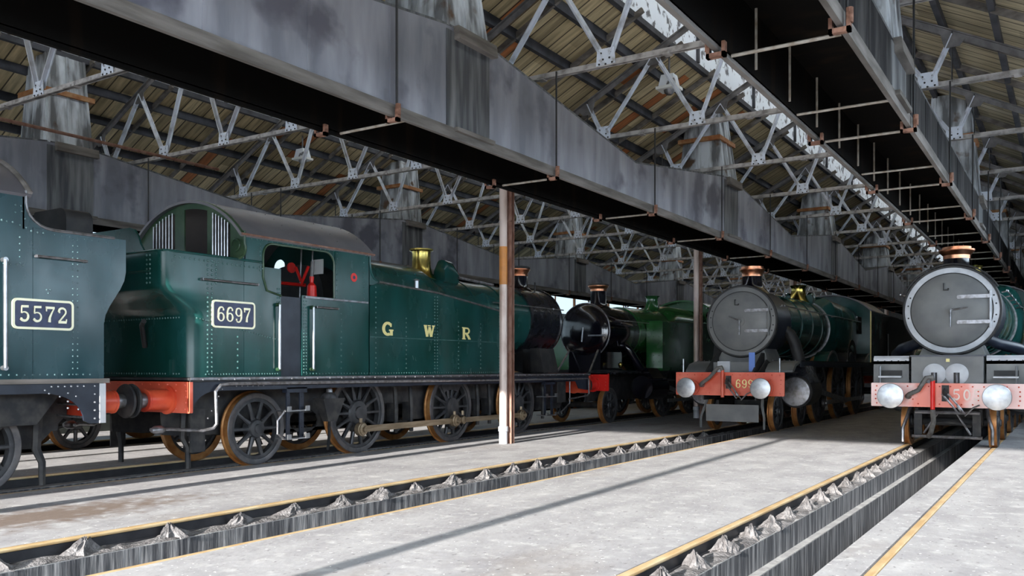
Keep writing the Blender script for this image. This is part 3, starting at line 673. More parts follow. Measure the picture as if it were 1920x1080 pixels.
def gwr_letter(ch, y, z, w, h, x, parent):
    G = {'G': [(arcpts(.5, .62, .38, .5, 50, 318, 20), .24, .12)], 'W': [], 'R': []}
    mb = MB()
    def mp(q, d): return (x+d, y-w/2+q[0]*w, z-h/2+q[1]*h/1.22)
    if ch == 'G': L = [(arcpts(.5, .62, .36, .5, 48, 300, 20), .24), ([(.62, .5), (1.0, .5)], .13), ([(.82, .04), (.82, .5)], .24), ([(.78, .8), (.78, 1.1)], .12)]
    elif ch == 'W': L = [([(.1, 1.1), (.3, .1)], .24), ([(.3, .1), (.5, 1.0)], .13), ([(.5, 1.0), (.7, .1)], .24), ([(.7, .1), (.92, 1.1)], .13), ([(-.04, 1.12), (.26, 1.12)], .1), ([(.36, 1.12), (.62, 1.12)], .1), ([(.78, 1.12), (1.05, 1.12)], .1)]
    else: L = [([(.25, .04), (.25, 1.18)], .24), ([(.22, 1.12), (.6, 1.12)]+arcpts(.58, .86, .26, .26, 90, -90, 10)+[(.22, .6)], .15), ([(.52, .58), (.74, .3), (.86, .08)], .22), ([(.06, .05), (.44, .05)], .1), ([(.06, 1.15), (.3, 1.15)], .1), ([(.74, .06), (1.0, .06)], .1)]
    for k, (p, w0) in enumerate(L): stroke(mb, p, w0, w0, mp, 0, .006+.0007*k)
    return mb.build('letter', 'cream', parent, smooth=False)

# ------------------------------------------------------------------ locomotive pieces
def sring(cx, y, zc, hw, hu, hd, p, n=44):
    out = []
    for k in range(n):
        a = 2*PI*k/n; s_ = math.sin(a); c_ = math.cos(a); q = 2/p if c_ > 0 else 2/(2+(p-2)*.25)
        out.append((cx+hw*math.copysign(abs(s_)**q, s_), y, zc+(hu if c_ > 0 else hd)*math.copysign(abs(c_)**q, c_)))
    return out
def belpaire(root, cx, y0, y1, zc, hw, zt, zb, p0, m, name='firebox', r0=None, yfade=None, hw1=None, zt1=None, fwd=-1):
    rings = []
    if r0: rings += [sring(cx, yfade, zc, r0, r0, r0, 2), sring(cx, (yfade*.5+y0*.5), zc, (r0+hw)/2-.01, (r0+zt-zc)/2-.01, r0, 2+(p0-2)*.45), ]
    rings += [sring(cx, y0, zc, hw, zt-zc, zc-zb, p0), sring(cx, y1, zc, hw1 or hw, (zt1 or zt)-zc, zc-zb, p0)]
    return MB().loft(rings).build(name, m, root)
def smokebox_door(root, cx, y, zc, r, mring='ring', mdoor='smoke', mrim='blackm', dark=False):
    MB().lathe((cx, y, zc), (0, -1, 0), [(-.04, r+.02), (.03, r+.02), (.035, r+.0), (.035, r*.8)], 64, capb=False).build('smokebox_ring', mring, root)
    MB().lathe((cx, y, zc), (0, -1, 0), [(.0, r+.045), (.0, r+.05), (.045, r+.03), (.045, r-.005), (0, r-.005)], 64, capa=False, capb=False).build('ring_edge', mrim, root)
    R = r*.84
    d = MB().lathe((cx, y, zc), (0, -1, 0), [(.03, R+.012), (.055, R+.008), (.07, R*.97), (.105, R*.7), (.125, R*.4), (.13, .001)], 64).build('smokebox_door', mdoor, root)
    MB().lathe((cx, y, zc), (0, -1, 0), [(.036, R+.03), (.042, R+.03), (.042, R+.008), (.036, R+.008)], 64, capa=False, capb=False).build('door_seam', 'blackm', root)
    for dz in (.25, -.24):
        m = MB().box(cx+.12, cx+R*.97, y-.145, y-.09, zc+dz-.035, zc+dz+.035)
        m.cyl((cx+.14, y-.14, zc+dz), (cx+.14, y-.1, zc+dz), .035, n=10)
        m.build('hinge_strap', 'steeld', d)
    x = cx+R*.96
    MB().cyl((x, y-.1, zc-.36), (x, y-.1, zc+.36), .022, n=10).build('hinge_pin', mring, d)
    h = MB().lathe((cx, y-.12, zc), (0, -1, 0), [(0, .11), (.02, .11), (.025, .06), (.03, .04), (.08, .035), (.085, .001)], 24).build('handle_boss', mdoor, d)
    MB().tube([(cx, y-.19, zc), (cx, y-.2, zc-.33)], [.02, .013], 8).build('door_handle', 'steeld', d)
    MB().tube([(cx, y-.17, zc), (cx+.3 if not dark else cx-.26, y-.18, zc+(.04 if not dark else .12))], [.02, .013], 8).build('door_handle', 'steeld', d)
    if not dark or True:
        MB().tube([(cx-.12, y-.12, zc+.62*r), (cx-.12, y-.16, zc+.62*r), (cx-.12, y-.16, zc+.47*r), (cx-.04, y-.15, zc+.47*r), (cx-.04, y-.13, zc+.5*r)], .014, 6).build('lamp_iron', 'blackm', d)
    m = MB()
    for a in (70, 82, 98, 108, -70, -82, -100): m.rivet((cx+(r*.93)*math.sin(math.radians(a)), y-.035, zc+(r*.93)*math.cos(math.radians(a))), (0, -1, 0), .018)
    m.build('ring_bolt', mrim, root)
def beam_front(root, cx, y, z0, z1, m, hw=1.29, num=None, nummat='cream', side=-1, nx=.3, gap=False):
    # side -1: faces -Y
    b = MB().plate(rrect(cx-hw, cx+hw, z0, z1, .02, 2), [], 'Y', min(y, y-side*.05), max(y, y-side*.05)).build('buffer_beam', m, root)
    r = MB(); pts = []
    for k in range(14): pts.append((cx-hw+.1+k*(2*hw-.2)/13, y, z1-.06)); 
    for k in (0, 1, 4, 6, 7, 8, 9, 12, 13): pts.append((cx-hw+.1+k*(2*hw-.2)/13, y, z0+.06))
    for xx in (-hw+.08, hw-.08, hw-.3, -hw+.34, .55, -.55): pts += [(cx+xx, y, z0+q*(z1-z0)) for q in (.32, .5, .68)]
    r.rivets(pts, (0, side, 0), .017).build('rivet_heads', 'red' if m == 'red' else 'redh', b)
    return b
def screw_coupling(root, cx, y, z):
    MB().tube([(cx, y, z), (cx, y-.12, z), (cx, y-.17, z+.06), (cx, y-.12, z+.1)], [.045, .045, .03, .02], 8).build('coupling_hook', 'frame', root)
    MB().box(cx-.06, cx+.06, y-.04, y, z-.14, z+.16).build('hook_plate', 'frame', root)
    for dx in (-.05, .05):
        MB().tube([(cx+dx, y-.12, z), (cx+dx+.2, y-.17, z-.24), (cx+dx+.28, y-.14, z-.36)], .018, 6).build('coupling_link', 'steeld', root)
    MB().lathe((cx+.2, y-.17, z-.2), (.6, 0, -.8), [(0, .03), (.03, .045), (.09, .045), (.12, .03)], 10).build('coupling_screw', 'steeld', root)
    MB().tube([(cx+.33, y-.14, z-.4), (cx+.46, y-.1, z-.25), (cx+.56, y-.04, z-.2)], .016, 6).build('coupling_link', 'steeld', root)
def vac_pipe(root, px, y, z0, z1, dx, m):
    MB().cyl((px, y-.06, z0), (px, y-.06, z1), .04, n=12).build('vacuum_standpipe', m, root)
    MB().tube([(px, y-.07, z1-.02), (px-.02, y-.09, z1+.05), (px-.1, y-.12, z1+.03), (px+dx*.55, y-.17, z1-.2), (px+dx*.92, y-.17, (z0+z1)/2+.0), (px+dx, y-.12, (z0+z1)/2-.04)], [.045, .045, .045, .042, .042, .05], 12).build('vacuum_hose', 'leather', root)
    MB().lathe((px+dx, y, (z0+z1)/2-.04), (0, -1, 0), [(0, .055), (.1, .055), (.12, .045)], 12).build('hose_dummy', 'steeld', root)

def ten_wheeler(cx, Y0, p):
    root = thing('steam_locomotive', (cx, Y0+5, 0), p['label'], 'steam locomotive', None)
    z0, z1 = p['beam']; ys = p['ysmoke']; zc = p['zc']; r = p['r']
    g = 'green'
    beam_front(root, cx, Y0, z0, z1, p['beammat'])
    for s_ in (-1, 1): buffer_(root, cx+s_*.875, Y0, p['zbuf'], -1, m_h=p['beammat'] if p['beammat'] == 'red' else 'redh', r=p['rbuf'], L=.45)
    screw_coupling(root, cx+.01, Y0, (z0+z1)/2+.03)
    vac_pipe(root, cx+p['vx'], Y0, z0-.04, z1+.07, p['vdx'], 'reds' if p['beammat'] != 'red' else 'red')
    zf = p['zf']; zr_ = 1.68; hw = 1.3
    # front platform, frames, running board
    MB().box(cx-hw, cx+hw, Y0+.05, ys+.1, z1-.02, z1).build('front_platform', 'frame', root, smooth=False)
    for s_ in (-1, 1):
        MB().plate([(Y0+.05, .75), (p['ycab']+2, .75), (p['ycab']+2, 1.5), (ys+.2, 1.62), (ys-.1, 1.7), (Y0+.3, z1+.02), (Y0+.05, z1)], [], 'X', cx+s_*.62-.015, cx+s_*.62+.015).build('main_frame', 'frame', root, smooth=False)
        x0, x1 = sorted((cx+s_*.66, cx+s_*hw))
        if p['kind'] == 'hall':
            pr = [(ys-.35, z1), (ys-.33, z1+.05), (ys-.1, z1+.2), (ys+.2, zr_-.03), (ys+.5, zr_), (ys+.5, zr_-.04), (ys+.25, zr_-.08), (ys-.02, z1+.14), (ys-.25, z1)]
            MB().plate(pr, [], 'X', x0, x1).build('drop_plate', 'smoke', root)
            rr = MB().rivets([(x0+.08+k*.13, ys+.02, z1+.28) for k in range(5)], (0, -1, .6), .014); rr.build('rivet_heads', 'steeld', root)
            MB().plate([(Y0+.06, z1), (Y0+.06, z1+.03), (ys-.25, 1.86), (ys-.1, 1.86), (ys-.1, z1)], [], 'X', cx+s_*.56-.02, cx+s_*.56+.02).build('frame_gusset', 'blackm', root, smooth=False)
        else:
            MB().box(x0, x1, Y0+.3, Y0+.33, z1, z1+.42).build('drop_plate', 'smoke', root, smooth=False)
            MB().plate([(Y0+.3, z1+.36), (Y0+.3, z1+.47), (Y0+.36, z1+.52), (Y0+1.2, zr_+.02), (Y0+1.2, zr_-.02), (Y0+.4, z1+.46)], [], 'X', x0, x1).build('drop_plate_top', 'ring', root)
            MB().rivets([(x0+.08+k*.125, Y0+.3, z1+.42) for k in range(5)], (0, -1, 0), .016).build('rivet_heads', 'blackm', root)
            MB().box(x0+.12, x1-.12, Y0+.1, Y0+.28, z1+.1, z1+.13).build('front_step', 'ring', root, smooth=False)
            MB().box(x0+.12, x1-.12, Y0+.285, Y0+.3, z1+.14, z1+.24).build('step_slot', 'blackm', root, smooth=False)
        MB().box(x0, x1, ys+.4, p['ycab']+1.9, zr_-.03, zr_).build('running_board', 'frame', root, smooth=False)
        MB().box(min(cx+s_*hw, cx+s_*(hw-.03)), max(cx+s_*hw, cx+s_*(hw-.03)), ys+.4, p['ycab']+1.9, zr_-.16, zr_-.03).build('valance', 'navy', root, smooth=False)
        MB().cyl((cx+s_*1.15, Y0+.12, z1), (cx+s_*1.15, Y0+.12, z1+.32), .02, n=8).build('lamp_bracket', 'steel', root)
    # saddle and smokebox
    MB().loft([[(cx-.62, ys-.02, z1+.0), (cx+.62, ys-.02, z1+.0), (cx+.62, ys+1.2, z1+.0), (cx-.62, ys+1.2, z1)], [(cx-.6, ys+.02, 1.72), (cx+.6, ys+.02, 1.72), (cx+.6, ys+1.2, 1.72), (cx-.6, ys+1.2, 1.72)], [(cx-.5, ys+.1, zc-r*.8), (cx+.5, ys+.1, zc-r*.8), (cx+.5, ys+1.15, zc-r*.8), (cx-.5, ys+1.15, zc-r*.8)]]).build('smokebox_saddle', 'smoke', root)
    if p['kind'] == 'hall':
        MB().box(cx-.55, cx+.55, Y0+.5, ys-.02, z1, z1+.24).build('front_casing', 'smoke', root, smooth=False)
        MB().box(cx-.42, cx-.12, Y0+.45, Y0+.5, z1+.0, z1+.26).build('inspection_door', 'ring', root, smooth=False)
    else:
        MB().box(cx-.6, cx+.62, Y0+.18, ys+.3, z1, z1+.5).build('cylinder_casing', 'smoke', root, smooth=False)
        MB().box(cx-.62, cx+.64, Y0+.17, ys+.3, z1+.5, z1+.53).build('casing_top', 'navy', root, smooth=False)
        for dx in (-.2, .18):
            rb = MB().lathe((cx+dx, Y0+.18, z1+.17), (0, -1, 0), [(0, .2), (.02, .2), (.03, .18), (.03, .001)], 36).build('valve_cover', 'ring', root)
            MB().box(cx+dx-.05, cx+dx+.05, Y0+.135, Y0+.15, z1, z1+.2).build('cover_slot', 'blackm', rb, smooth=False)
            MB().cyl((cx+dx, Y0+.12, z1+.01), (cx+dx, Y0+.12, z1+.2), .025, n=8).build('valve_rod', 'steeld', rb)
        MB().box(cx+.0, cx+.06, Y0+.15, Y0+.18, z1+.4, z1+.46).build('lamp_socket', 'cream', root, smooth=False)
    yb = p['yboil']; yf = p['yfire']; yc = p['ycab']
    MB().lathe((cx, 0, zc), (0, 1, 0), [(ys-.02, r), (ys+.04, r), (ys+.06, r-.01), (yb, r-.01)], 56).build('smokebox', 'navy', root)
    rr = MB()
    for k in range(26):
        a = 2*PI*k/26; rr.rivet((cx+r*math.sin(a), yb-.05, zc+r*math.cos(a)), (math.sin(a), 0, math.cos(a)), .015)
    rr.build('rivet_heads', 'navy', root)
    smokebox_door(root, cx, ys-.02, zc, r, p['mring'], 'smoke', 'blackm', dark=p['kind'] == 'hall')
    if p['kind'] != 'hall':
        MB().tube([(cx+(r+.07)*math.sin(a), ys-.04, zc+(r+.07)*math.cos(a)) for a in [math.radians(q) for q in range(-62, 63, 4)]], .018, 8).build('handrail', 'blackm', root)
    rb1 = r-.05; rb2 = r+.0
    MB().lathe((cx, 0, zc), (0, 1, 0), [(yb, rb1), (yb+(yf-yb)*.45, rb1+.02), (yf, rb2)], 56).build('boiler', g, root)
    for q in (.0, .28, .55, .8):
        yy = yb+.02+(yf-yb)*q; rq = rb1+(rb2-rb1)*q+.014
        MB().lathe((cx, 0, zc), (0, 1, 0), [(yy, rq-.02), (yy, rq), (yy+.06, rq), (yy+.06, rq-.02)], 56, capa=False, capb=False).build('boiler_band', g, root)
    belpaire(root, cx, yf+.35, yc+.05, zc, r+.12, zc+r+.14, zc-1.0, 3.6, g, r0=rb2, yfade=yf-.02, hw1=r+.05, zt1=zc+r+.05)
    MB().lathe((cx, 0, zc), (0, 1, 0), [(yf-.03, rb2-.02), (yf-.03, rb2+.03), (yf+.03, rb2+.03), (yf+.03, rb2-.02)], 56, capa=False, capb=False).build('boiler_band', 'steeld', root)
    chimney(root, cx, p['ychim'], zc+r-.02, p['ztop'], 'gloss', 'copper', .25, p.get('capr', .32), ch=.24)
    # safety valve bonnet and top feed
    yv = p['yvalve']
    MB().lathe((cx, yv, 0), (0, 0, 1), [(zc+r-.14, .36), (zc+r+.02, .27), (zc+r+.14, .22), (p['zvalve']-.1, .19), (p['zvalve']-.03, .22), (p['zvalve'], .24), (p['zvalve'], .14)], 32).build('safety_valve_bonnet', 'brass', root)
    for s_ in (-1, 1): MB().loft([sring(cx+s_*.3, yv+q, zc+r-.03, .1, h_, .2, 3, 16) for q, h_ in ((.0, .2), (.12, .27), (.3, .27), (.42, .12))]).build('top_feed_cover', g, root)
    # handrails
    for s_ in (-1, 1):
        x = cx+s_*(r+.1); pts = [(x, ys+.1, zc+.36), (x, yf, zc+.36), (x+s_*.05, yf+.6, zc+.36), (x+s_*.03, yc, zc+.36)]
        handrail(root, pts, .015, [(x, ys+.3+k*1.3, zc+.36) for k in range(int((yc-ys)/1.3))], 'steeld', (-s_*.1, 0, -.02))
    # cab
    ze = 3.35; zt = 3.86
    arch = lambda: curve_roof(cx, 0, 1, 1.28, ze, zt, .04)[1]
    out = [(cx-1.26, zr_), (cx+1.26, zr_)]+[(x, z) for x, z in reversed(arch())]
    wn = [[(cx+s_*.78+dx, 2.95+dz) for dx, dz in ((-.2, -.35), (.2, -.35), (.2, .2), (-.2, .3))] for s_ in (-1, 1)]
    MB().plate(out, wn, 'Y', yc, yc+.02).build('cab_front', g, root, smooth=False)
    for s_ in (-1, 1):
        MB().plate([(yc, zr_), (yc+1.5, zr_), (yc+1.5, 2.4), (yc+1.75, 2.6), (yc+1.9, ze), (yc, ze)], [rrect(yc+.25, yc+.8, 2.55, 3.15, .08)], 'X', cx+s_*1.26-.012, cx+s_*1.26+.012).build('cab_side', g, root, smooth=False)
        MB().box(cx+s_*1.26-.02, cx+s_*1.26+.02, yc-.02, yc+.02, zr_, ze).build('cab_beading', 'cream' if p['kind'] == 'hall' else 'brass', root, smooth=False)  # on the hall, cream paints in a sunlit cab edge
        x0, x1 = sorted((cx+s_*.83, cx+s_*1.2))
        for k, yd in enumerate(p['drv']):
            pts = [(yd+1.0*math.cos(PI*j/16)*(1 if True else 1), max(zr_, .9+1.0*math.sin(PI*j/16)+.0)) for j in range(17)]
            pts = [(yd+.98*math.cos(a), .9+1.06*math.sin(a)) for a in [math.radians(47+86*j/14) for j in range(15)]]
            MB().plate(pts, [], 'X', x0, x1).build('splasher', g if k == 0 else 'navy', root)
            pts2 = [(yd+1.0*math.cos(a), .9+1.08*math.sin(a)) for a in [math.radians(47+86*j/14) for j in range(15)]]
            MB().plate(pts2+[(yd+.94*math.cos(a), .9+1.02*math.sin(a)) for a in [math.radians(133-86*j/14) for j in range(15)]], [], 'X', x1-.01 if s_ > 0 else x0-.015, x1+.015 if s_ > 0 else x0+.01).build('splasher_beading', 'steeld', root)
        if p['kind'] == 'hall':
            a0 = p['drv'][1]
            o = [(a0+.62*math.cos(a), 1.72+.62*math.sin(a)) for a in [PI*j/18 for j in range(19)]]; i_ = [(a0+.48*math.cos(a), 1.72+.48*math.sin(a)) for a in [PI-PI*j/18 for j in range(19)]]
            MB().plate(o+i_, [], 'X', cx+s_*1.2-.01, cx+s_*1.2+.02).build('nameplate', 'blackm', root, smooth=False)
        # cylinder
        yk = p['ycyl']; xcy = cx+s_*1.14
        MB().lathe((xcy, 0, .93), (0, 1, 0), [(yk, .001), (yk, .36), (yk+.03, .39), (yk+.07, .39), (yk+.09, .36), (yk+1.1, .36)], 36).build('cylinder', 'blackm', root)
        MB().lathe((xcy, 0, .93), (0, -1, 0), [(-yk, .355), (-yk+.03, .34), (-yk+.05, .15), (-yk+.06, .001)], 36).build('cylinder_cover', 'steeld' if p['kind'] == 'hall' else 'blackm', root)
        MB().loft([[(xcy-s_*.25, yk+.1, 1.2), (xcy+s_*.33, yk+.1, 1.15), (xcy+s_*.33, yk+1.0, 1.15), (xcy-s_*.25, yk+1.0, 1.2)], [(xcy-s_*.35, yk+.2, 1.64), (xcy+s_*.12, yk+.2, 1.64), (xcy+s_*.12, yk+1.0, 1.64), (xcy-s_*.35, yk+1.0, 1.64)]]).build('valve_chest', 'black', root)
        yp = p['ysteam']
        if p['kind'] != 'hall': MB().tube([(cx+s_*(r-.3), ys+.5, 2.1), (cx+s_*(r-.08), ys+.6, 1.98), (cx+s_*(r+.2), ys+1.0, 1.9), (cx+s_*(r+.42), ys+1.7, 1.8), (cx+s_*(r+.42), ys+2.0, 1.66)], [.1, .11, .12, .12, .12], 16).build('steam_pipe', 'navy', root)
        else: MB().tube([(cx+s_*(r-.15), yp-.1, zc-.05), (cx+s_*(r+.02), yp-.06, zc-.28), (cx+s_*(r+.12), yp, zc-.5), (cx+s_*(r+.22), yp+.12, 1.6)], [.06, .13, .14, .15], 16).build('steam_pipe', 'blackm', root)
        # motion
        x = cx+s_*.95
        dr = p['drv']; zp = .9-.36
        MB().bar((x, dr[0], zp), (x, dr[1], zp), .04, .12).bar((x, dr[1], zp), (x, dr[2], zp), .04, .12).build('coupling_rod', 'steeld', root)
        MB().bar((x+s_*.09, yk+2.2, .93), (x+s_*.09, dr[1], zp), .04, .13).build('connecting_rod', 'steeld', root)
        MB().box(x-.03, x+.09, yk+1.2, yk+2.9, 1.12, 1.18).box(x-.03, x+.09, yk+1.2, yk+2.9, .68, .74).build('slide_bar', 'frame', root, smooth=False)
        MB().box(x-.05, x+.12, yk+2.0, yk+2.35, .72, 1.14).build('crosshead', 'steel', root)
        for yd in dr:
            MB().lathe((x, yd, zp), (s_, 0, 0), [(-.03, .12), (.04, .12), (.06, .08), (.1, .07)], 16).build('rod_boss', 'steeld', root)
            MB().lathe((x+s_*-.06, yd, .9), (0, 0, 1), [(.5, .03), (.52, .03)], 6).build('spring_hanger', 'frame', root)
        MB().box(cx+s_*1.1-.02, cx+s_*1.1+.02, yc+1.3, yc+1.35, .5, zr_).box(cx+s_*1.1-.02, cx+s_*1.1+.02, yc+1.75, yc+1.8, .5, zr_).box(cx+s_*1.1-.08, cx+s_*1.1+.1, yc+1.25, yc+1.85, .5, .53).box(cx+s_*1.1-.08, cx+s_*1.1+.1, yc+1.25, yc+1.85, 1.0, 1.03).build('cab_steps', 'frame', root, smooth=False)
        MB().cyl((cx+s_*1.22, yc+1.62, 1.8), (cx+s_*1.22, yc+1.62, 2.7), .02, n=8).build('handrail', 'steel', root)
        # guard irons
        MB().tube([(cx+s_*.66, Y0+.5, z0), (cx+s_*.68, Y0+.35, .62), (cx+s_*.76, Y0+.25, .35), (cx+s_*.76, Y0+.25, .08)], [.035, .035, .03, .03], 6).build('guard_iron', 'smoke' if p['kind'] == 'hall' else 'steeld', root)
    MB().box(cx-1.2, cx+1.2, yc+.3, yc+1.9, zr_-.05, zr_).build('cab_floor', 'frame', root, smooth=False)
    belpaire(root, cx, yc+.05, yc+.5, 2.4, .7, 3.2, 1.7, 3, 'blackm', name='backhead')
    m, _ = curve_roof(cx, yc-.12, yc+2.15, 1.32, ze, zt+.05)
    m.build('cab_roof', 'roofc', root)
    axles = p['bogie']
    for k, yy in enumerate(axles): axleset(root, 'bogie', 'bogie_wheel', cx, yy)
    for k, yy in enumerate(p['drv']): axleset(root, 'drvhall', 'driving_wheel', cx, yy)
    m = MB()
    for s_ in (-1, 1): m.box(cx+s_*.55-.03, cx+s_*.55+.03, axles[0]-.35, axles[1]+.4, .42, .72)
    m.box(cx-.5, cx+.5, (axles[0]+axles[1])/2-.3, (axles[0]+axles[1])/2+.3, .5, .7)
    m.build('bogie_frame', 'frame', root, smooth=False)
    return root

def tender(cx, y0, lab, m='black', ztop=3.2):
    t = thing('locomotive_tender', (cx, y0+3.3, 0), lab, 'tender')
    rings = []
    for z, w in ((1.35, 1.2), (ztop-.45, 1.2), (ztop-.2, 1.24), (ztop-.05, 1.34), (ztop, 1.36)):
        rings.append([(x, y, z) for x, y in rrect(cx-w, cx+w, y0, y0+6.4, .22, 5)])
    MB().loft(rings).build('tank_body', m, t)
    MB().box(cx-1.28, cx+1.28, y0-.1, y0+6.6, 1.22, 1.34).build('footplate', 'frame', t, smooth=False)
    rr = MB(); 
    for s_ in (-1, 1):
        MB().box(cx+s_*.98-.015, cx+s_*.98+.015, y0, y0+6.4, .6, 1.25).build('outer_frame', 'frame', t, smooth=False)
        for yy in (.4, 2.4, 4.4, 6.0): rr.rivets(step((cx+s_*1.2, y0+yy, 1.5), (cx+s_*1.2, y0+yy, ztop-.5), .12), (s_, 0, 0), .013)
        MB().cyl((cx+s_*1.25, y0+.12, 1.7), (cx+s_*1.25, y0+.12, 2.7), .018, n=8).build('handrail', 'steel', t)
        for yy in (1.1, 3.3, 5.5): wheel(t, 'tender', 'tender_wheel', cx, y0+yy, s_)
    rr.build('rivet_heads', m, t)
    for yy in (1.1, 3.3, 5.5): MB().cyl((cx-.95, y0+yy, .62), (cx+.95, y0+yy, .62), .08, n=10).build('axle', 'frame', t)
    MB().box(cx-1.0, cx+1.0, y0+.5, y0+4, ztop-.02, ztop+.15).build('coal_load', 'coal', t)
    MB().box(cx-1.2, cx+1.2, y0+6.5, y0+6.55, .85, 1.35).build('buffer_beam', 'redh', t, smooth=False)
    return t

# ------------------------------------------------------------------ engine 699. on the middle track
e699 = ten_wheeler(T2, 19.75, dict(kind='hall', label='green tender engine with red beam numbered 699 and flat grey smokebox door', beam=(.86, 1.40), zbuf=1.04, rbuf=.235, beammat='red', vx=-.12, vdx=-.5,
    ysmoke=20.75, zc=2.63, r=.83, zf=1.4, ycab=29.9, yboil=22.1, yfire=26.1, ychim=21.55, ztop=4.02, yvalve=25.9, zvalve=3.9, drv=(24.9, 27.3, 29.9), ycyl=21.25, ysteam=21.9, bogie=(20.95, 23.05), mring='smoke', capr=.31))
serif_digits('699', T2+.5, 0, 0, .001, .001, e699) if False else None
_n = MB()
for i, ch in enumerate('6998'):
    ox = T2+.17+i*.145
    for k, (pts, w0, w1) in enumerate(GL[ch] if ch in GL else [(arcpts(.5, .33, .32, .3, 0, 360, 20), .2, .1), (arcpts(.5, .9, .27, .26, 0, 360, 20), .2, .1)]):
        stroke(_n, pts, w0*1.1, w1*1.1, lambda q, d, ox=ox: (ox+q[0]*.13, 19.75-.004-d, 1.04+q[1]*.16), 0, .006+.0006*k)
_n.build('beam_numerals', 'cream', e699, smooth=False)
MB().box(T2-.63, T2+.63, 20.0, 20.03, .24, .64).build('guard_plate', 'smoke', e699, smooth=False)
MB().box(T2+.42, T2+.56, 19.95, 19.97, 1.42, 1.86).build('blue_tag', 'blue_label', e699, smooth=False)
tender(T2, 33.0, 'black tender coupled behind the cab of the engine numbered 699', 'blackm', 3.3)

# ------------------------------------------------------------------ engine 5051 on the right-hand track
e505 = ten_wheeler(T3, 18.0, dict(kind='castle', label='big engine at right with pale pink-red buffer beam and round grey smokebox door', beam=(.765, 1.215), zbuf=.98, rbuf=.235, beammat='red_glare', vx=-.2, vdx=-.42,
    ysmoke=19.05, zc=2.63, r=.84, zf=1.22, ycab=28.6, yboil=20.9, yfire=24.6, ychim=19.95, ztop=3.97, yvalve=23.3, zvalve=3.92, drv=(23.4, 25.6, 27.9), ycyl=20.7, ysteam=20.6, bogie=(18.85, 20.95), mring='ring', capr=.34))
_n = MB()
for i, ch in enumerate('5051'):
    ox = T3+.12+i*.17
    for k, (pts, w0, w1) in enumerate(GL[ch]):
        stroke(_n, pts, w0*1.1, w1*1.1, lambda q, d, ox=ox: (ox+q[0]*.15, 18.0-.004-d, .9+q[1]*.17), 0, .006+.0006*k)
_n.build('beam_numerals', mat('faded_lettering', (.8, .62, .55), .4), e505, smooth=False)
MB().cyl((T3-.55, 18.3, .66), (T3+.55, 18.3, .66), .035, n=8).cyl((T3-.6, 18.25, .2), (T3+.6, 18.25, .2), .03, n=8).build('cross_bar', 'steeld', e505)
for s_ in (-1, 1):
    MB().box(T3+s_*.5-.07, T3+s_*.5+.07, 18.3, 18.36, .18, .68).build('bogie_bracket', 'frame', e505, smooth=False)
    MB().tube([(T3+s_*.15, 18.35, .66), (T3+s_*.4, 18.3, .25)], .02, 6).build('diagonal_stay', 'steeld', e505)
MB().tube([(T3-.2, 17.95, .72), (T3-.19, 17.98, .5), (T3-.24, 18.05, .3), (T3-.3, 18.2, .2)], .045, 10).build('steam_heating_hose', 'leather', e505)
MB().tube([(T3-.4, 18.5, .4), (T3-.2, 18.5, .45), (T3, 18.5, .47), (T3+.2, 18.5, .45), (T3+.4, 18.5, .4)], .04, 6).build('bogie_spring', 'frame', e505)
tender(T3, 31.2, 'tender hidden behind the big right-hand engine', 'green', 3.3)

# ------------------------------------------------------------------ tank engines on the second track
def bunker(root, cx, hw, yr_lo, yr_hi, yf, z0, zb0, zb1, z1, r_lo, r_hi, m):
    rings = []
    zs = [z0, z0+(zb0-z0)*.5, zb0]+[zb0+(zb1-zb0)*k/6 for k in range(1, 7)]+[z1]
    for z in zs:
        q = min(1, max(0, (z-zb0)/(zb1-zb0))); sm = math.sin(q*PI/2)**1.0 if q < 1 else 1
        sm = 1-math.cos(q*PI/2) if False else q*q*(3-2*q)
        y = yr_lo+(yr_hi-yr_lo)*sm; rr_ = r_lo+(r_hi-r_lo)*sm
        rings.append([(x, yy, z) for x, yy in rrect(cx-hw, cx+hw, y, yf, (.001, .001, rr_, rr_), 8)])
    return MB().loft(rings).build('bunker', m, root)
def cab_arch(cx, hw, ze, zt): return curve_roof(cx, 0, 1, hw, ze, zt, .04)[1]

cx = T1; HW = 1.3; XS = cx+HW
e66 = thing('steam_locomotive', (cx, 13, 0), 'green side tank engine lettered G W R with number plate 6697', 'steam locomotive')
G_ = 'green'
bunker(e66, cx, HW, 7.65, 7.22, 8.56, 1.37, 2.2, 2.62, 3.07, .24, .12, 'green')
# beading round the bunker top
MB().tube([(XS, 8.9, 3.075), (XS, 7.36, 3.075), (XS-.04, 7.25, 3.075), (XS-.14, 7.22, 3.075), (cx-HW+.12, 7.22, 3.075), (cx-HW, 7.34, 3.075), (cx-HW, 8.9, 3.075)], .018, 8).build('bunker_beading', 'green', e66)
# far fender sheet
f = [(-12.75, 3.05), (-12.75, 3.5), (-11.3, 3.5), (-11.2, 3.47), (-11.12, 3.38), (-11.06, 3.25), (-10.95, 3.12), (-10.8, 3.05)]
MB().plate(f, [], 'Y', 7.5, 7.53).build('bunker_fender', 'green', e66, smooth=False)
MB().box(cx-1.1, cx+.9, 7.6, 8.4, 2.9, 3.06).build('coal_load', 'coal', e66)
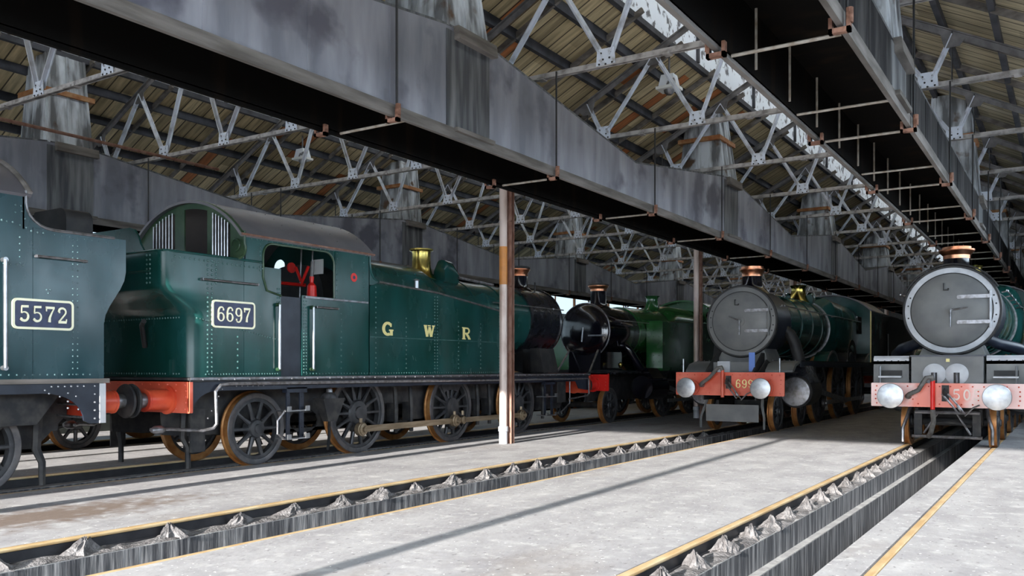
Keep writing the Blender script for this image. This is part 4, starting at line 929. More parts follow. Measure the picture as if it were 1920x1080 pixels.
# cab side sheets (both)
def arc(cy, cz, r, a0, a1, n=6): return [(cy+r*math.cos(math.radians(a0+(a1-a0)*k/n)), cz+r*math.sin(math.radians(a0+(a1-a0)*k/n))) for k in range(n+1)]
side = [(8.565, 1.37), (9.27, 1.37), (9.27, 3.01), (8.92, 3.01)]+arc(9.1, 3.19, .18, 180, 90)+arc(10.2, 3.18, .2, 90, 0)+[(10.4, 2.64), (9.70, 2.64), (9.70, 1.37), (11.26, 1.37), (11.26, 3.46), (8.57, 3.46), (8.57, 3.3)]+arc(8.42, 3.25, .17, 10, -80, 6)+[(8.565, 3.07)]
for s_ in (-1, 1):
    x = cx+s_*HW; x0, x1 = sorted((x, x-s_*.02))
    MB().plate(side, [], 'X', x0, x1).build('cab_side', G_, e66, smooth=False)
    xo = x+s_*.004
    MB().tube([(xo, a, b) for a, b in [(9.27, 2.6), (8.99, 2.66), (8.92, 2.85)]+arc(9.1, 3.19, .18, 180, 90)+arc(10.2, 3.18, .2, 90, 0)+[(10.4, 2.64)]], .017, 8).build('opening_beading', 'olive', e66)
    MB().tube([(xo, 8.57, 3.5), (xo, 8.57, 3.32)]+[(xo, a, b) for a, b in arc(8.42, 3.25, .17, 10, -80, 6)], .02, 8).build('cab_edge_beading', 'olive', e66)
    if s_ > 0: MB().box(x-.03, x-.022, 9.25, 9.72, 1.37, 2.6).build('cab_door', 'navy', e66, smooth=False)
# riveted overlay panel with red spot
MB().box(XS, XS+.012, 10.42, 11.14, 2.63, 3.42).build('shutter_panel', G_, e66, smooth=False)
MB().box(XS, XS+.03, 9.75, 11.2, 2.6, 2.63).build('shutter_runner', 'steeld', e66, smooth=False)
MB().lathe((XS+.012, 10.86, 3.02), (1, 0, 0), [(0, .075), (.004, .075), (.005, .001)], 24).build('red_spot', 'reds', e66)
MB().lathe((XS+.018, 10.86, 3.02), (1, 0, 0), [(0, .03), (.002, .03), (.003, .001)], 16).build('route_letter', 'plate', e66)
# cab rear sheet with barred windows
arch = cab_arch(cx, HW, 3.46, 4.04)
def arch_z(x): 
    s_ = 4.04-3.46; R = (HW*HW+s_*s_)/(2*s_); return 4.04-R+math.sqrt(R*R-(x-cx)**2)
outl = [(cx-HW, 3.05), (XS, 3.05)]+[(a, b) for a, b in reversed(arch)]
def win(xa, xb, z0=3.12, mg=.12, n=5): return [(xa, z0), (xb, z0)]+[(xb+(xa-xb)*k/n, arch_z(xb+(xa-xb)*k/n)-mg) for k in range(n+1)]
holes = [win(-12.3, -11.75), win(-11.52, -10.98, 3.1, .1), win(-10.86, -10.46)]
MB().plate(outl, holes, 'Y', 8.57, 8.59).build('cab_rear', 'olive', e66, smooth=False)
for xa, xb, n in ((-12.3, -11.75, 7), (-10.86, -10.46, 6)):
    m = MB()
    for k in range(n):
        x = xa+(xb-xa)*(k+.5)/n; m.cyl((x, 8.55, 3.1), (x, 8.55, arch_z(x)-.1), .012, n=6)
    m.build('window_bars', 'steel', e66)
MB().tube([(a, 8.54, b+.01) for a, b in arch], .022, 8).build('cab_edge_beading', 'olive', e66)
MB().tube([(XS-.16+.09*math.cos(a), 8.54, 3.3+.09*math.sin(a)) for a in [math.radians(q) for q in range(-90, 181, 30)]], .014, 6).build('lamp_ring', 'olive', e66)
m, _ = curve_roof(cx, 8.5, 11.36, HW+.03, 3.44, 4.06, .04, 24); m.build('cab_roof', 'roofc', e66)
m = MB(); s_ = .62; R = (1.33**2+s_*s_)/(2*s_); am = math.asin(1.33/R)
for yy in (8.6, 9.55, 10.6, 11.25):
    for k in range(15):
        a = -am+2*am*k/14; m.rivet((cx+R*math.sin(a), yy, 4.06-R+R*math.cos(a)), (math.sin(a), 0, math.cos(a)), .012)
m.build('roof_rivets', 'roofc', e66)
for s_ in (-1, 1): MB().tube([(cx+s_*(HW+.03), 8.5, 3.45), (cx+s_*(HW+.03), 11.36, 3.45)], .018, 6).build('rain_strip', 'stanch', e66)
fr = [(cx-HW, 1.37), (XS, 1.37)]+[(a, b) for a, b in reversed(arch)]
MB().plate(fr, [[(cx+s2*.9+.16*math.cos(a), 3.35+.16*math.sin(a)) for a in [2*PI*k/20 for k in range(20)]] for s2 in (-1, 1)], 'Y', 11.24, 11.26).build('cab_front', 'green', e66, smooth=False)
MB().box(cx-1.27, cx+1.27, 8.7, 11.2, 1.37, 1.42).build('cab_floor', 'frame', e66, smooth=False)
belpaire(e66, cx, 10.75, 11.2, 2.5, .72, 3.3, 1.5, 3, 'blackm', name='backhead')
m = MB().cyl((cx+.1, 10.3, 2.95), (cx+.55, 10.5, 2.9), .03, n=8).cyl((cx+.55, 10.4, 2.9), (cx+.72, 10.4, 3.2), .025, n=8).cyl((cx+.55, 10.4, 2.95), (cx+.42, 10.4, 3.2), .025, n=8)
m.lathe((cx+.3, 10.4, 3.2), (1, 0, 0), [(0, .09), (.03, .09)], 14).build('valve_handle', 'reds', e66)
MB().lathe((cx+.95, 10.25, 0), (0, 0, 1), [(2.6, .09), (2.85, .075), (2.9, .03), (3.0, .04)], 14).build('red_flask', 'reds', e66)
MB().cyl((cx+.95, 10.25, 3.0), (cx+.97, 10.25, 3.25), .03, n=8).build('handle_post', 'trussd', e66)
MB().box(cx+.5, cx+.75, 10.7, 10.72, 3.1, 3.35).build('gauge_card', 'white', e66, smooth=False)
for dx in (.35, .62): MB().cyl((cx+dx, 10.55, 2.5), (cx+dx, 10.6, 3.6), .015, n=6).build('gauge_pipe', 'steeld', e66)
# side tanks
for s_ in (-1, 1):
    xo = cx+s_*HW; xi = cx+s_*.7
    def ring(y, zt): return [(xi, y, 1.37), (xo, y, 1.37), (xo, y, zt-.05), (xo-s_*.015, y, zt-.012), (xo-s_*.05, y, zt), (xi, y, zt)]
    MB().box(min(xi, xo-s_*.03), max(xi, xo-s_*.03), 9.72, 11.24, 1.37, 2.6).build('tank_in_cab', G_, e66, smooth=False)
    MB().loft([ring(11.262, 2.98), ring(12.2, 2.965), ring(13.2, 2.92), ring(14.2, 2.82), ring(15.5, 2.68)]).build('side_tank', G_, e66)
    MB().tube([(xo-s_*.01, y, z+.004) for y, z in ((11.45, 3.0), (12.2, 2.97), (13.2, 2.925), (14.2, 2.825), (15.5, 2.685))], .017, 8).build('tank_beading', 'steeld', e66)
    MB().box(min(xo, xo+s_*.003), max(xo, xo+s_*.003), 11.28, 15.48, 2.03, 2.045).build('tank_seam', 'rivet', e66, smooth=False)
    MB().tube([(xo, y, z) for y, z in [(11.27, 3.46), (11.27, 3.3), (11.3, 3.14), (11.37, 3.05), (11.5, 3.0)]], .018, 8).build('cab_edge_beading', 'green', e66)
    MB().plate([(11.26, 2.9), (11.5, 2.99), (11.38, 3.04), (11.31, 3.13), (11.28, 3.3), (11.26, 3.46)], [], 'X', min(xo, xo-s_*.02), max(xo, xo-s_*.02)).build('cab_corner', 'green', e66, smooth=False)
RV = []; X = XS+.001
class _R:
    def rivets(s_, pts, nrm, r=.014): RV.extend([(p, nrm, r*1.6) for p in pts]); return s_
rv = _R()
for y in (12.24, 13.84, 14.6, 11.42): rv.rivets(step((X, y, 1.5), (X, y, 2.4 if y != 11.42 else 2.9), .085), (1, 0, 0), .010)
for y in (13.08, 13.16, 15.28, 15.34): rv.rivets(step((X, y, 1.43), (X, y, 2.85 if y < 14 else 2.65), .06), (1, 0, 0), .010)
rv.rivets(step((X, 9.74, 1.43), (X, 9.74, 2.55), .05), (1, 0, 0), .009).rivets(step((X, 9.79, 1.43), (X, 9.79, 2.55), .05), (1, 0, 0), .009)
rv.rivets(step((X, 10.57, 1.5), (X, 10.57, 2.4), .1), (1, 0, 0), .010)
rv.rivets(step((X, 9.8, 1.41), (X, 15.4, 1.41), .07), (1, 0, 0), .010)
rv.rivets(step((X, 7.9, 1.41), (X, 9.2, 1.41), .05), (1, 0, 0), .010)
for y in (7.93, 8.0): rv.rivets(step((X, y, 1.45), (X, y, 3.0), .065), (1, 0, 0), .011)
for y in (8.07,): rv.rivets(step((X, y, 2.7), (X, y, 2.95), .07), (1, 0, 0), .012)
rv.rivets(step((X, 8.45, 1.5), (X, 8.45, 1.95), .1), (1, 0, 0), .011)
rv.rivets(step((X, 7.75, 2.19), (X, 9.2, 1.93), .05), (1, 0, 0), .009)
rv.rivets(step((X, 7.4, 3.0), (X, 8.9, 2.98), .08), (1, 0, 0), .010)
for y in (8.86, 9.2, 9.24): rv.rivets(step((X, y, 2.5 if y > 9 else 2.95), (X, y, 2.7 if y > 9 else 3.4), .06), (1, 0, 0), .010)
for y in (10.46, 11.1): rv.rivets(step((X+.012, y, 2.68), (X+.012, y, 3.38), .09), (1, 0, 0), .009)
rv.rivets(step((X, 8.7, 3.4), (X, 11.2, 3.42), .1), (1, 0, 0), .009)
# rear face rivets of the bunker
rv.rivets(step((cx-1.0, 7.65, 2.2), (cx+1.05, 7.65, 2.2), .06), (0, -1, 0), .010)
rv.rivets(step((cx-1.0, 7.65, 1.42), (cx+1.05, 7.65, 1.42), .06), (0, -1, 0), .010)
for x in (cx+.95, cx+1.02): rv.rivets(step((x, 7.22, 2.65), (x, 7.22, 3.02), .06), (0, -1, 0), .011)
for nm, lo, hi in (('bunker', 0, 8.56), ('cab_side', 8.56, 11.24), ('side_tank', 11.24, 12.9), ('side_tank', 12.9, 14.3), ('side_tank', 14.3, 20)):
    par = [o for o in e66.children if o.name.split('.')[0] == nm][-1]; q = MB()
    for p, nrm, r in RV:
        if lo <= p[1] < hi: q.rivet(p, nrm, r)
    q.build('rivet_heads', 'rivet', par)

MB().box(cx+.85, cx+.9, 7.6, 7.66, 1.4, 1.62).build('lamp_iron', 'green', e66, smooth=False)
MB().cyl((cx+.6, 7.19, 2.8), (cx+1.05, 7.19, 2.8), .015, n=6).build('grab_rail', 'green', e66)
MB().tube([(cx+.35, 7.6, 1.8), (cx+.5, 7.45, 2.1), (cx+.62, 7.4, 2.15)], .035, 8).build('vacuum_hose', 'blackm', e66)
numplate(e66, XS+.001, 8.37, 2.265, '6697', .74, .37)
for ch, u in (('G', 727), ('W', 805), ('R', 874)):
    y = 23426/(2010-u)-6.53; gwr_letter(ch, y, 2.19, .30, .245, XS+.001, e66)
for y in (9.19, 9.89): 
    MB().cyl((XS+.06, y, 1.48), (XS+.06, y, 2.46), .021, n=10).build('handrail', 'steel', e66)
    MB().cyl((XS, y, 1.48), (XS+.07, y, 1.48), .028, n=8).cyl((XS, y, 2.46), (XS+.07, y, 2.46), .028, n=8).build('handrail_knob', 'olive', e66)
for y0_, y1_, z in ((7.82, 8.78, 2.73), (9.98, 10.45, 2.47)):
    MB().cyl((XS+.05, y0_, z), (XS+.05, y1_, z), .016, n=8).cyl((XS, y0_, z), (XS+.06, y0_, z), .018, n=6).cyl((XS, y1_, z), (XS+.06, y1_, z), .018, n=6).build('grab_rail', 'steeld', e66)
# footplate, valances, frames
MB().box(cx-1.36, cx+1.36, 7.6, 19.3, 1.31, 1.365).build('footplate', 'frame', e66, smooth=False)
MB().box(cx+1.355, cx+1.37, 7.6, 19.3, 1.335, 1.368).build('footplate_edge', 'brass' if False else 'steeld', e66, smooth=False)
for s_ in (-1, 1):
    x = cx+s_*1.33; x0, x1 = sorted((x, x-s_*.02))
    pr = [(7.6, 1.32), (7.6, .9), (7.66, .88)]+[(7.66+.4*(1-math.cos(a)), .88+.3*math.sin(a)) for a in [PI/2*k/6 for k in range(1, 7)]]+[(18.6, 1.18), (18.75, 1.0), (19.3, .95), (19.3, 1.32)]
    MB().plate(pr, [], 'X', x0, x1).build('valance', 'navy', e66, smooth=False)
    r_ = MB().rivets(step((x+s_*.002, 8.2, 1.25), (x+s_*.002, 18.4, 1.25), .3), (s_, 0, 0), .014)
    r_.rivets([(x+s_*.002, 8.4+.1*k, 1.24) for k in range(6)]+[(x+s_*.002, 8.15-.06*k, 1.2-.1*k) for k in range(5)]+[(x+s_*.002, 16.9+.14*k, 1.25) for k in range(8)], (s_, 0, 0), .014)
    r_.rivets(step((cx+s_*1.37, 7.8, 1.34), (cx+s_*1.37, 19.2, 1.34), .27), (s_, 0, 0), .015)
    r_.build('rivet_heads', 'steeld', e66)
    MB().plate([(7.7, .55), (8.2, .5), (19.1, .5), (19.3, .95), (19.3, 1.3), (7.65, 1.3)], [[(yc_+.33*math.cos(a), .62+.2*math.sin(a)) for a in [2*PI*k/12 for k in range(12)]] for yc_ in (10.4, 12.9, 15.5)], 'X', cx+s_*.6-.015, cx+s_*.6+.015).build('main_frame', 'frame', e66, smooth=False)
    # steps
    for a, b in ((9.36, 9.78), (17.15, 17.6)):
        m = MB().box(cx+s_*1.28-.01, cx+s_*1.28+.01, a+.03, a+.1, .4, 1.2).box(cx+s_*1.28-.01, cx+s_*1.28+.01, b-.12, b-.03, .4, 1.2)
        m.box(cx+s_*1.28-.05, cx+s_*1.28+.05, a, b, 1.12, 1.2)
        m.rivets([(cx+s_*1.29, a+.065, .45+.12*k) for k in range(7)]+[(cx+s_*1.29, b-.075, .45+.12*k) for k in range(7)], (s_, 0, 0), .011)
        st = m.build('step_hanger', 'navy', e66, smooth=False)
        for z in (.83, .4):
            MB().box(min(cx+s_*1.1, cx+s_*1.36), max(cx+s_*1.1, cx+s_*1.36), a-.02, b+.02, z, z+.02).box(cx+s_*1.36-.012, cx+s_*1.36+.012, a-.02, a+.06, z, z+.08).box(cx+s_*1.36-.012, cx+s_*1.36+.012, b-.06, b+.02, z, z+.08).build('step_tread', 'steel', st, smooth=False)
    MB().loft([[(cx+s_*.98, 10.25, 1.0), (cx+s_*1.22, 10.25, 1.0), (cx+s_*1.22, 10.75, 1.0), (cx+s_*.98, 10.75, 1.0)], [(cx+s_*1.05, 10.4, .62), (cx+s_*1.18, 10.4, .62), (cx+s_*1.18, 10.6, .62), (cx+s_*1.05, 10.6, .62)]]).build('sand_box', 'frame', e66)
    MB().lathe((cx+s_*1.1, 10.5, 1.0), (0, 0, 1), [(0, .15), (.06, .12), (.1, .06), (.16, .05)], 14).build('sand_lid', 'steeld', e66)
    MB().tube([(cx+s_*1.1, 10.5, .64), (cx+s_*.9, 10.7, .35), (cx+s_*.82, 10.75, .12)], .025, 6).build('sand_pipe', 'frame', e66)
    # guard irons
    MB().tube([(cx+s_*.76, 7.95, .85), (cx+s_*.76, 7.93, .5), (cx+s_*.8, 7.98, .36), (cx+s_*.8, 7.98, .06)], [.06, .05, .04, .04], 6).build('guard_iron', 'frame', e66)
    MB().box(cx+s_*.95-.012, cx+s_*.95+.012, 7.9, 8.15, .3, .92).build('life_guard_plate', 'frame', e66, smooth=False)
    # brake hangers and springs
    for y in (12.45, 12.9, 15.1, 15.55, 17.8):
        MB().tube([(cx+s_*.85, y, 1.15), (cx+s_*.88, y, .75), (cx+s_*.85, y+.03, .3)], [.04, .045, .04], 6).build('brake_hanger', 'frame', e66)
        MB().box(cx+s_*.72-.05, cx+s_*.72+.12, y-.02, y+.1, .5, .85).build('brake_block', 'frame', e66)
    xr = cx+s_*.98
    m = MB().bar((xr, 11.39, .43), (xr, 14.14, .44), .045, .11).bar((xr, 14.14, .44), (xr, 16.66, .44), .045, .1)
    m.build('coupling_rod', 'rod', e66)
    for y, z in ((11.39, .43), (14.14, .44), (14.42, .44), (16.66, .44)):
        b = MB().lathe((xr-s_*.04, y, z), (s_, 0, 0), [(0, .12), (.09, .12), (.1, .1), (.12, .1), (.13, .055), (.17, .05), (.175, .001)] if y != 14.42 else [(0, .08), (.08, .08), (.1, .04)], 20).build('rod_boss', 'rod', e66)
        MB().cyl((xr, y, z+.1), (xr, y, z+.19), .03, n=8).build('oil_cup', 'rod', b)
    for y, z in ((11.39, .43), (14.14, .44), (16.66, .44)): MB().cyl((cx+s_*.75, y, z), (cx+s_*.95, y, z), .05, n=10).build('crank_pin', 'frame', e66)
    MB().tube([(cx+s_*1.39, 18.9, 1.24), (cx+s_*1.39, 8.25, 1.275), (cx+s_*1.39, 8.08, 1.26), (cx+s_*1.38, 8.0, 1.17), (cx+s_*1.38, 8.02, .72), (cx+s_*1.36, 7.98, .66), (cx+s_*1.3, 7.85, .63), (cx+s_*1.1, 7.5, .66), (cx+s_*.9, 7.3, .66)], .024, 8).build('steam_heat_pipe', 'steeld', e66)
    MB().lathe((cx+s_*1.05, 7.42, .66), (0, -1, 0), [(0, .03), (.05, .06), (.15, .06), (.2, .03)], 10).build('pipe_coupling', 'steeld', e66)
    MB().tube([(cx+s_*1.3, 9.36, .85), (cx+s_*1.3, 9.2, .7), (cx+s_*1.3, 9.2, .5), (cx+s_*1.3, 9.33, .42)], .016, 6).build('hose_loop', 'steeld', e66)
    # front end fittings seen past the column
    MB().tube([(cx+s_*1.38, 18.7, 1.24), (cx+s_*1.38, 19.15, 1.24), (cx+s_*1.38, 19.18, 1.2), (cx+s_*1.38, 19.18, .86), (cx+s_*1.38, 19.1, .82), (cx+s_*1.36, 18.2, .76)], .02, 8).build('front_pipe', 'steeld', e66)
    MB().box(cx+s_*1.2, cx+s_*1.22, 17.9, 18.3, .68, 1.2).build('bracket_plate', 'frame', e66, smooth=False)
    MB().tube([(cx+s_*1.3, 18.35, 1.2), (cx+s_*1.3, 18.35, .66), (cx+s_*1.25, 18.0, .45)], .016, 6).build('drain_pipe', 'steeld', e66)
    MB().loft([[(cx+s_*.9, 17.2, 1.4), (cx+s_*1.25, 17.2, 1.4), (cx+s_*1.25, 17.9, 1.4), (cx+s_*.9, 17.9, 1.4)], [(cx+s_*.95, 17.1, 1.95), (cx+s_*1.2, 17.1, 1.95), (cx+s_*1.2, 17.75, 1.95), (cx+s_*.95, 17.75, 1.95)]]).build('tool_box', 'blackm', e66)
axleset(e66, 'trail56', 'trailing_wheel', cx, 9.22)
axleset(e66, 'drv56a', 'driving_wheel', cx, 11.5)
axleset(e66, 'drv56m', 'driving_wheel', cx, 14.25)
axleset(e66, 'drv56', 'driving_wheel', cx, 16.8)
MB().box(cx-.58, cx+.58, 9.8, 12.5, .75, 1.3).box(cx-.58, cx+.58, 16.9, 19.1, .55, 1.3).box(cx-.4, cx+.4, 12.5, 17, 1.0, 1.3).build('ashpan_and_cylinders', 'frame', e66, smooth=False)
belpaire(e66, cx, 13.55, 11.26, 2.62, .84, 3.52, 1.45, 3.4, G_, r0=.8, yfade=14.2)
MB().lathe((cx, 0, 2.62), (0, 1, 0), [(13.9, .795), (17.4, .79)], 48).build('boiler', G_, e66)
for y in (15.2, 16.3): MB().lathe((cx, 0, 2.62), (0, 1, 0), [(y, .77), (y, .805), (y+.05, .805), (y+.05, .77)], 48, capa=False, capb=False).build('boiler_band', G_, e66)
MB().lathe((cx, 0, 2.62), (0, 1, 0), [(17.4, .83), (18.72, .83), (18.75, .86), (18.8, .86), (18.82, .82)], 48).build('smokebox', 'black', e66)
MB().lathe((cx, 0, 2.62), (0, 1, 0), [(18.8, .72), (18.9, .6), (18.95, .001)], 32).build('smokebox_door', 'blackm', e66)
MB().box(cx-.5, cx+.5, 17.5, 18.7, 1.36, 1.95).build('smokebox_saddle', 'blackm', e66)
MB().lathe((cx, 14.3, 0), (0, 0, 1), [(3.36, .3), (3.45, .24), (3.6, .2), (3.88, .19), (3.93, .2), (3.95, .25), (3.98, .25), (3.98, .15)], 32).build('safety_valve_bonnet', 'brass', e66)
MB().loft([sring(cx+.28, 14.55+q, 3.42, .15, h_, .2, 3.2, 20) for q, h_ in ((0, .2), (.08, .36), (.34, .34), (.5, .12))]).build('top_feed_cover', G_, e66)
MB().lathe((cx+.55, 13.2, 3.25), (1, 0, .35), [(0, .1), (.04, .1), (.05, .05), (.2, .02)], 12).build('washout_plug', G_, e66)
MB().lathe((XS-.3, 12.9, 0), (0, 0, 1), [(2.93, .05), (3.15, .05), (3.17, .07), (3.19, .001)], 12).build('tank_vent', 'steel', e66)
MB().tube([(cx+.45, 15.0, 3.42), (cx+.6, 16.1, 3.35)], .03, 6).build('lifting_rod', 'steeld', e66)
chimney(e66, cx, 18.1, 3.4, 3.97, 'gloss', 'copper', .23, .29, ch=.22)
MB().lathe((cx, 18.1, 0), (0, 0, 1), [(3.93, .25), (3.935, .285), (3.965, .285), (3.985, .25), (3.985, .18)], 32).build('chimney_lip', 'blackm', e66)
handrail(e66, [(cx+.92, 15.6, 2.92), (cx+.93, 18.7, 2.92)], .014, [(cx+.92, 16.4, 2.92), (cx+.93, 18.2, 2.92)], 'steeld', (-.12, 0, 0))
MB().cyl((cx+.35, 18.3, 3.35), (cx+.35, 18.3, 3.6), .02, n=6).build('lamp_iron', 'blackm', e66)
# beams
for y, sd_ in ((7.6, -1), (19.32, 1)):
    beam_front(e66, cx, y, .88, 1.33, 'redh' if sd_ > 0 else 'red', 1.35, side=sd_)
    for s_ in (-1, 1): buffer_(e66, cx+s_*.87, y, 1.06, sd_, 'redh', .23, .15, 'frame', L=.585 if sd_ < 0 else .52)

# ---- 5572, cut off by the left edge
e55 = thing('steam_locomotive', (cx, 1.5, 0), 'blue-green tank engine with number plate 5572 at the left edge', 'steam locomotive')
BG = 'blue_green'
bunker(e55, cx, HW, 6.22, 6.6, 5.5, 1.37, 2.05, 2.72, 3.13, .16, .08, BG)
sh = [(2.405, 1.37), (5.495, 1.37), (5.495, 3.132), (5.75, 3.132)]+[(5.75-.33*math.sin(a), 3.13+.28*(1-math.cos(a))) for a in [PI/2*k/6 for k in range(1, 7)]]+[(5.42, 3.52), (2.4, 3.52)]
for s_ in (-1, 1):
    x0, x1 = sorted((cx+s_*HW, cx+s_*(HW-.02)))
    MB().plate(sh, [rrect(3.6, 4.7, 2.6, 3.35, .15)], 'X', x0, x1).build('cab_side', BG, e55, smooth=False)
    xo = cx+s_*HW
    MB().tube([(xo, 5.42, 3.55), (xo, 5.42, 3.41)]+[(xo, 5.75-.33*math.sin(a), 3.13+.28*(1-math.cos(a))) for a in [PI/2*k/6 for k in range(6, -1, -1)]]+[(xo, 6.52, 3.135)], .018, 8).build('cab_edge_beading', 'steeld', e55)
    MB().cyl((xo+.06, 5.16, 1.5), (xo+.06, 5.16, 2.72), .022, n=10).cyl((xo, 5.16, 1.5), (xo+.07, 5.16, 1.5), .03, n=8).cyl((xo, 5.16, 2.72), (xo+.07, 5.16, 2.72), .03, n=8).build('handrail', 'steel', e55)
    MB().box(min(cx+s_*.7, xo), max(cx+s_*.7, xo), -2.5, 2.4, 1.37, 2.95).build('side_tank', BG, e55)
numplate(e55, XS+.001, 5.615, 2.125, '5572', .7, .33)
MB().cyl((XS+.05, 5.52, 2.80), (XS+.05, 6.13, 2.80), .016, n=8).cyl((XS, 5.53, 2.8), (XS+.05, 5.53, 2.8), .02, n=6).cyl((XS, 6.12, 2.8), (XS+.05, 6.12, 2.8), .02, n=6).build('grab_rail', 'steeld', e55)
rv = MB()
for y in (5.98, 6.04): rv.rivets(step((X, y, 1.42), (X, y, 3.05), .075), (1, 0, 0), .011)
rv.rivets(step((X, 5.14, 1.42), (X, 6.2, 1.42), .085), (1, 0, 0), .012)
rv.rivets(step((X, 5.35, 3.0), (X, 5.35, 2.7), .075), (1, 0, 0), .012).rivets(step((X, 5.1, 2.68), (X, 5.38, 2.68), .08), (1, 0, 0), .013)
rv.rivets([(X, 5.15, 3.17), (X, 5.2, 3.16), (X, 5.27, 3.16), (X, 5.3, 3.36), (X, 5.3, 3.28), (X, 5.36, 3.36), (X, 5.37, 3.3), (X, 5.35, 3.14), (X, 5.41, 3.22), (X, 5.42, 3.12), (X, 5.48, 3.09), (X, 5.55, 3.08), (X, 5.62, 3.08)], (1, 0, 0), .016)
rv.rivets([(X, 5.66, 2.42), (X, 5.7, 2.42), (X, 5.68, 2.38)], (1, 0, 0), .012).rivets(step((X, 5.75, 3.08), (X, 6.5, 3.07), .09), (1, 0, 0), .009)
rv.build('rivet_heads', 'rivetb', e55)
m, _ = curve_roof(cx, 2.3, 5.47, HW+.03, 3.5, 4.08, .05, 24); m.build('cab_roof', 'roofc', e55)
MB().tube([(a, 5.45, b+.02) for a, b in cab_arch(cx, HW+.03, 3.5, 4.08)], .03, 8).build('roof_rim', 'timber', e55)
MB().plate([(cx-HW, 3.1), (XS, 3.1)]+[(a, b) for a, b in reversed(cab_arch(cx, HW, 3.5, 4.06))], [win(-12.1, -11.7), win(-11.2, -10.8)], 'Y', 5.38, 5.4).build('cab_rear', BG, e55, smooth=False)
MB().plate(rrect(-11.24, -10.5, 3.1, 3.5, (.14, .04, 0, 0)), [], 'Y', 6.1, 6.45).build('bunker_box', 'blackm', e55)
MB().box(cx-1.0, cx+1.0, 5.5, 6.0, 3.0, 3.2).build('coal_load', 'coal', e55)
MB().box(cx-1.36, cx+1.36, -3.2, 6.42, 1.315, 1.37).build('footplate', 'timber', e55, smooth=False)
for s_ in (-1, 1):
    x = cx+s_*1.33; x0, x1 = sorted((x, x-s_*.02))
    ar = [(6.16-.42*math.sin(a)-.02, .88+.3*(1-math.cos(a))*0+.3*(math.sin(a))) for a in [0]]
    pr = [(-3, 1.32), (-3, 1.2), (5.6, 1.2)]+[(5.6+.5*math.sin(a), .86+.34*math.cos(a)) for a in [PI/2*k/8 for k in range(0, 9)]]+[(6.18, .82), (6.36, .82), (6.36, 1.32)]
    MB().plate(pr, [], 'X', x0, x1).build('valance', 'navy', e55, smooth=False)
    MB().box(x0, x1+.012 if s_ > 0 else x1, 6.3, 6.38, .82, 1.31).build('beam_angle', 'ring', e55, smooth=False)
    MB().rivets([(x+.002, 6.24, .88+.1*k) for k in range(5)]+[(x+.002, 5.7+.08*k, 1.28) for k in range(6)]+[(x+.002, a, b) for a, b in ((5.62, 1.24), (5.67, 1.2), (5.8, 1.16), (5.9, 1.2), (5.9, 1.1), (6.0, 1.16), (6.03, 1.0), (5.9, 1.02))], (1, 0, 0), .015).build('rivet_heads', 'steel', e55)
    MB().plate([(-2.8, .5), (5.9, .5), (6.3, .9), (6.3, 1.3), (-2.8, 1.3)], [], 'X', cx+s_*.6-.015, cx+s_*.6+.015).build('main_frame', 'frame', e55, smooth=False)
    MB().plate([(4.6, .82), (5.7, .82), (6.0, 1.2), (4.6, 1.2)], [], 'X', cx+s_*1.0-.01, cx+s_*1.0+.01).build('inner_plate', 'frame', e55, smooth=False)
    MB().tube([(cx+s_*.76, 5.85, .9), (cx+s_*.76, 5.83, .5), (cx+s_*.8, 5.88, .34), (cx+s_*.8, 5.88, .06)], [.06, .055, .045, .04], 6).build('guard_iron', 'frame', e55)
MB().box(cx-.58, cx+.58, 4.0, 6.2, .7, 1.3).build('tank_well', 'frame', e55, smooth=False)
for z in (1.05, .9): MB().cyl((cx+.5, 6.2, z), (cx+1.28, 6.1, z), .016, n=6).build('stay_rod', 'steeld', e55)
axleset(e55, 'trail56', 'trailing_wheel', cx, 5.07)
for y in (2.7, .9, -.9): axleset(e55, 'drv56', 'driving_wheel', cx, y)
MB().lathe((cx, 0, 2.6), (0, 1, 0), [(-3.6, .8), (2.4, .78)], 40).build('boiler', BG, e55)
chimney(e55, cx, -2.9, 3.35, 3.95, 'black', 'copper', .23, .3)
beam_front(e55, cx, 6.4, .88, 1.33, 'redh', 1.3, side=1)
for s_ in (-1, 1): buffer_(e55, cx+s_*.87, 6.4, 1.06, 1, 'redh', .23, .15, 'frame', L=.585)

# ---- prairie tank behind 6697
e41 = thing('steam_locomotive', (cx, 26, 0), 'black and green tank engine with polished black smokebox, standing behind the engine lettered GWR', 'steam locomotive')
beam_front(e41, cx, 20.4, .9, 1.36, 'reds', 1.31)
for s_ in (-1, 1): buffer_(e41, cx+s_*.87, 20.4, 1.06, -1, 'reds', .22, .14, 'frame', L=.5)
ys = 21.6; zc = 2.53
MB().lathe((cx, 0, zc), (0, 1, 0), [(ys, .72), (ys+.05, .74), (ys+1.6, .74)], 48).build('smokebox', 'gloss', e41)
MB().lathe((cx, ys, zc), (0, -1, 0), [(-.02, .78), (.03, .78), (.035, .7), (.05, .68), (.1, .5), (.125, .3), (.13, .001)], 56).build('smokebox_door', 'gloss', e41)
MB().lathe((cx, ys, zc), (0, -1, 0), [(.02, .795), (.04, .785), (.045, .765), (.02, .765)], 56, capa=False, capb=False).build('ring_edge', 'steeld', e41)
MB().box(cx+.15, cx+.66, ys-.13, ys-.1, zc-.15, zc-.11).build('hinge_strap', 'steel', e41, smooth=False)
MB().tube([(cx, ys-.14, zc+.1), (cx-.02, ys-.18, zc-.3)], .02, 6).build('door_handle', 'steeld', e41)
chimney(e41, cx, 22.4, zc+.7, 3.9, 'gloss', 'copper', .23, .3, ch=.2)
MB().lathe((cx, 22.4, 0), (0, 0, 1), [(3.86, .24), (3.865, .3), (3.89, .3), (3.91, .25), (3.91, .18)], 32).build('chimney_lip', 'blackm', e41)
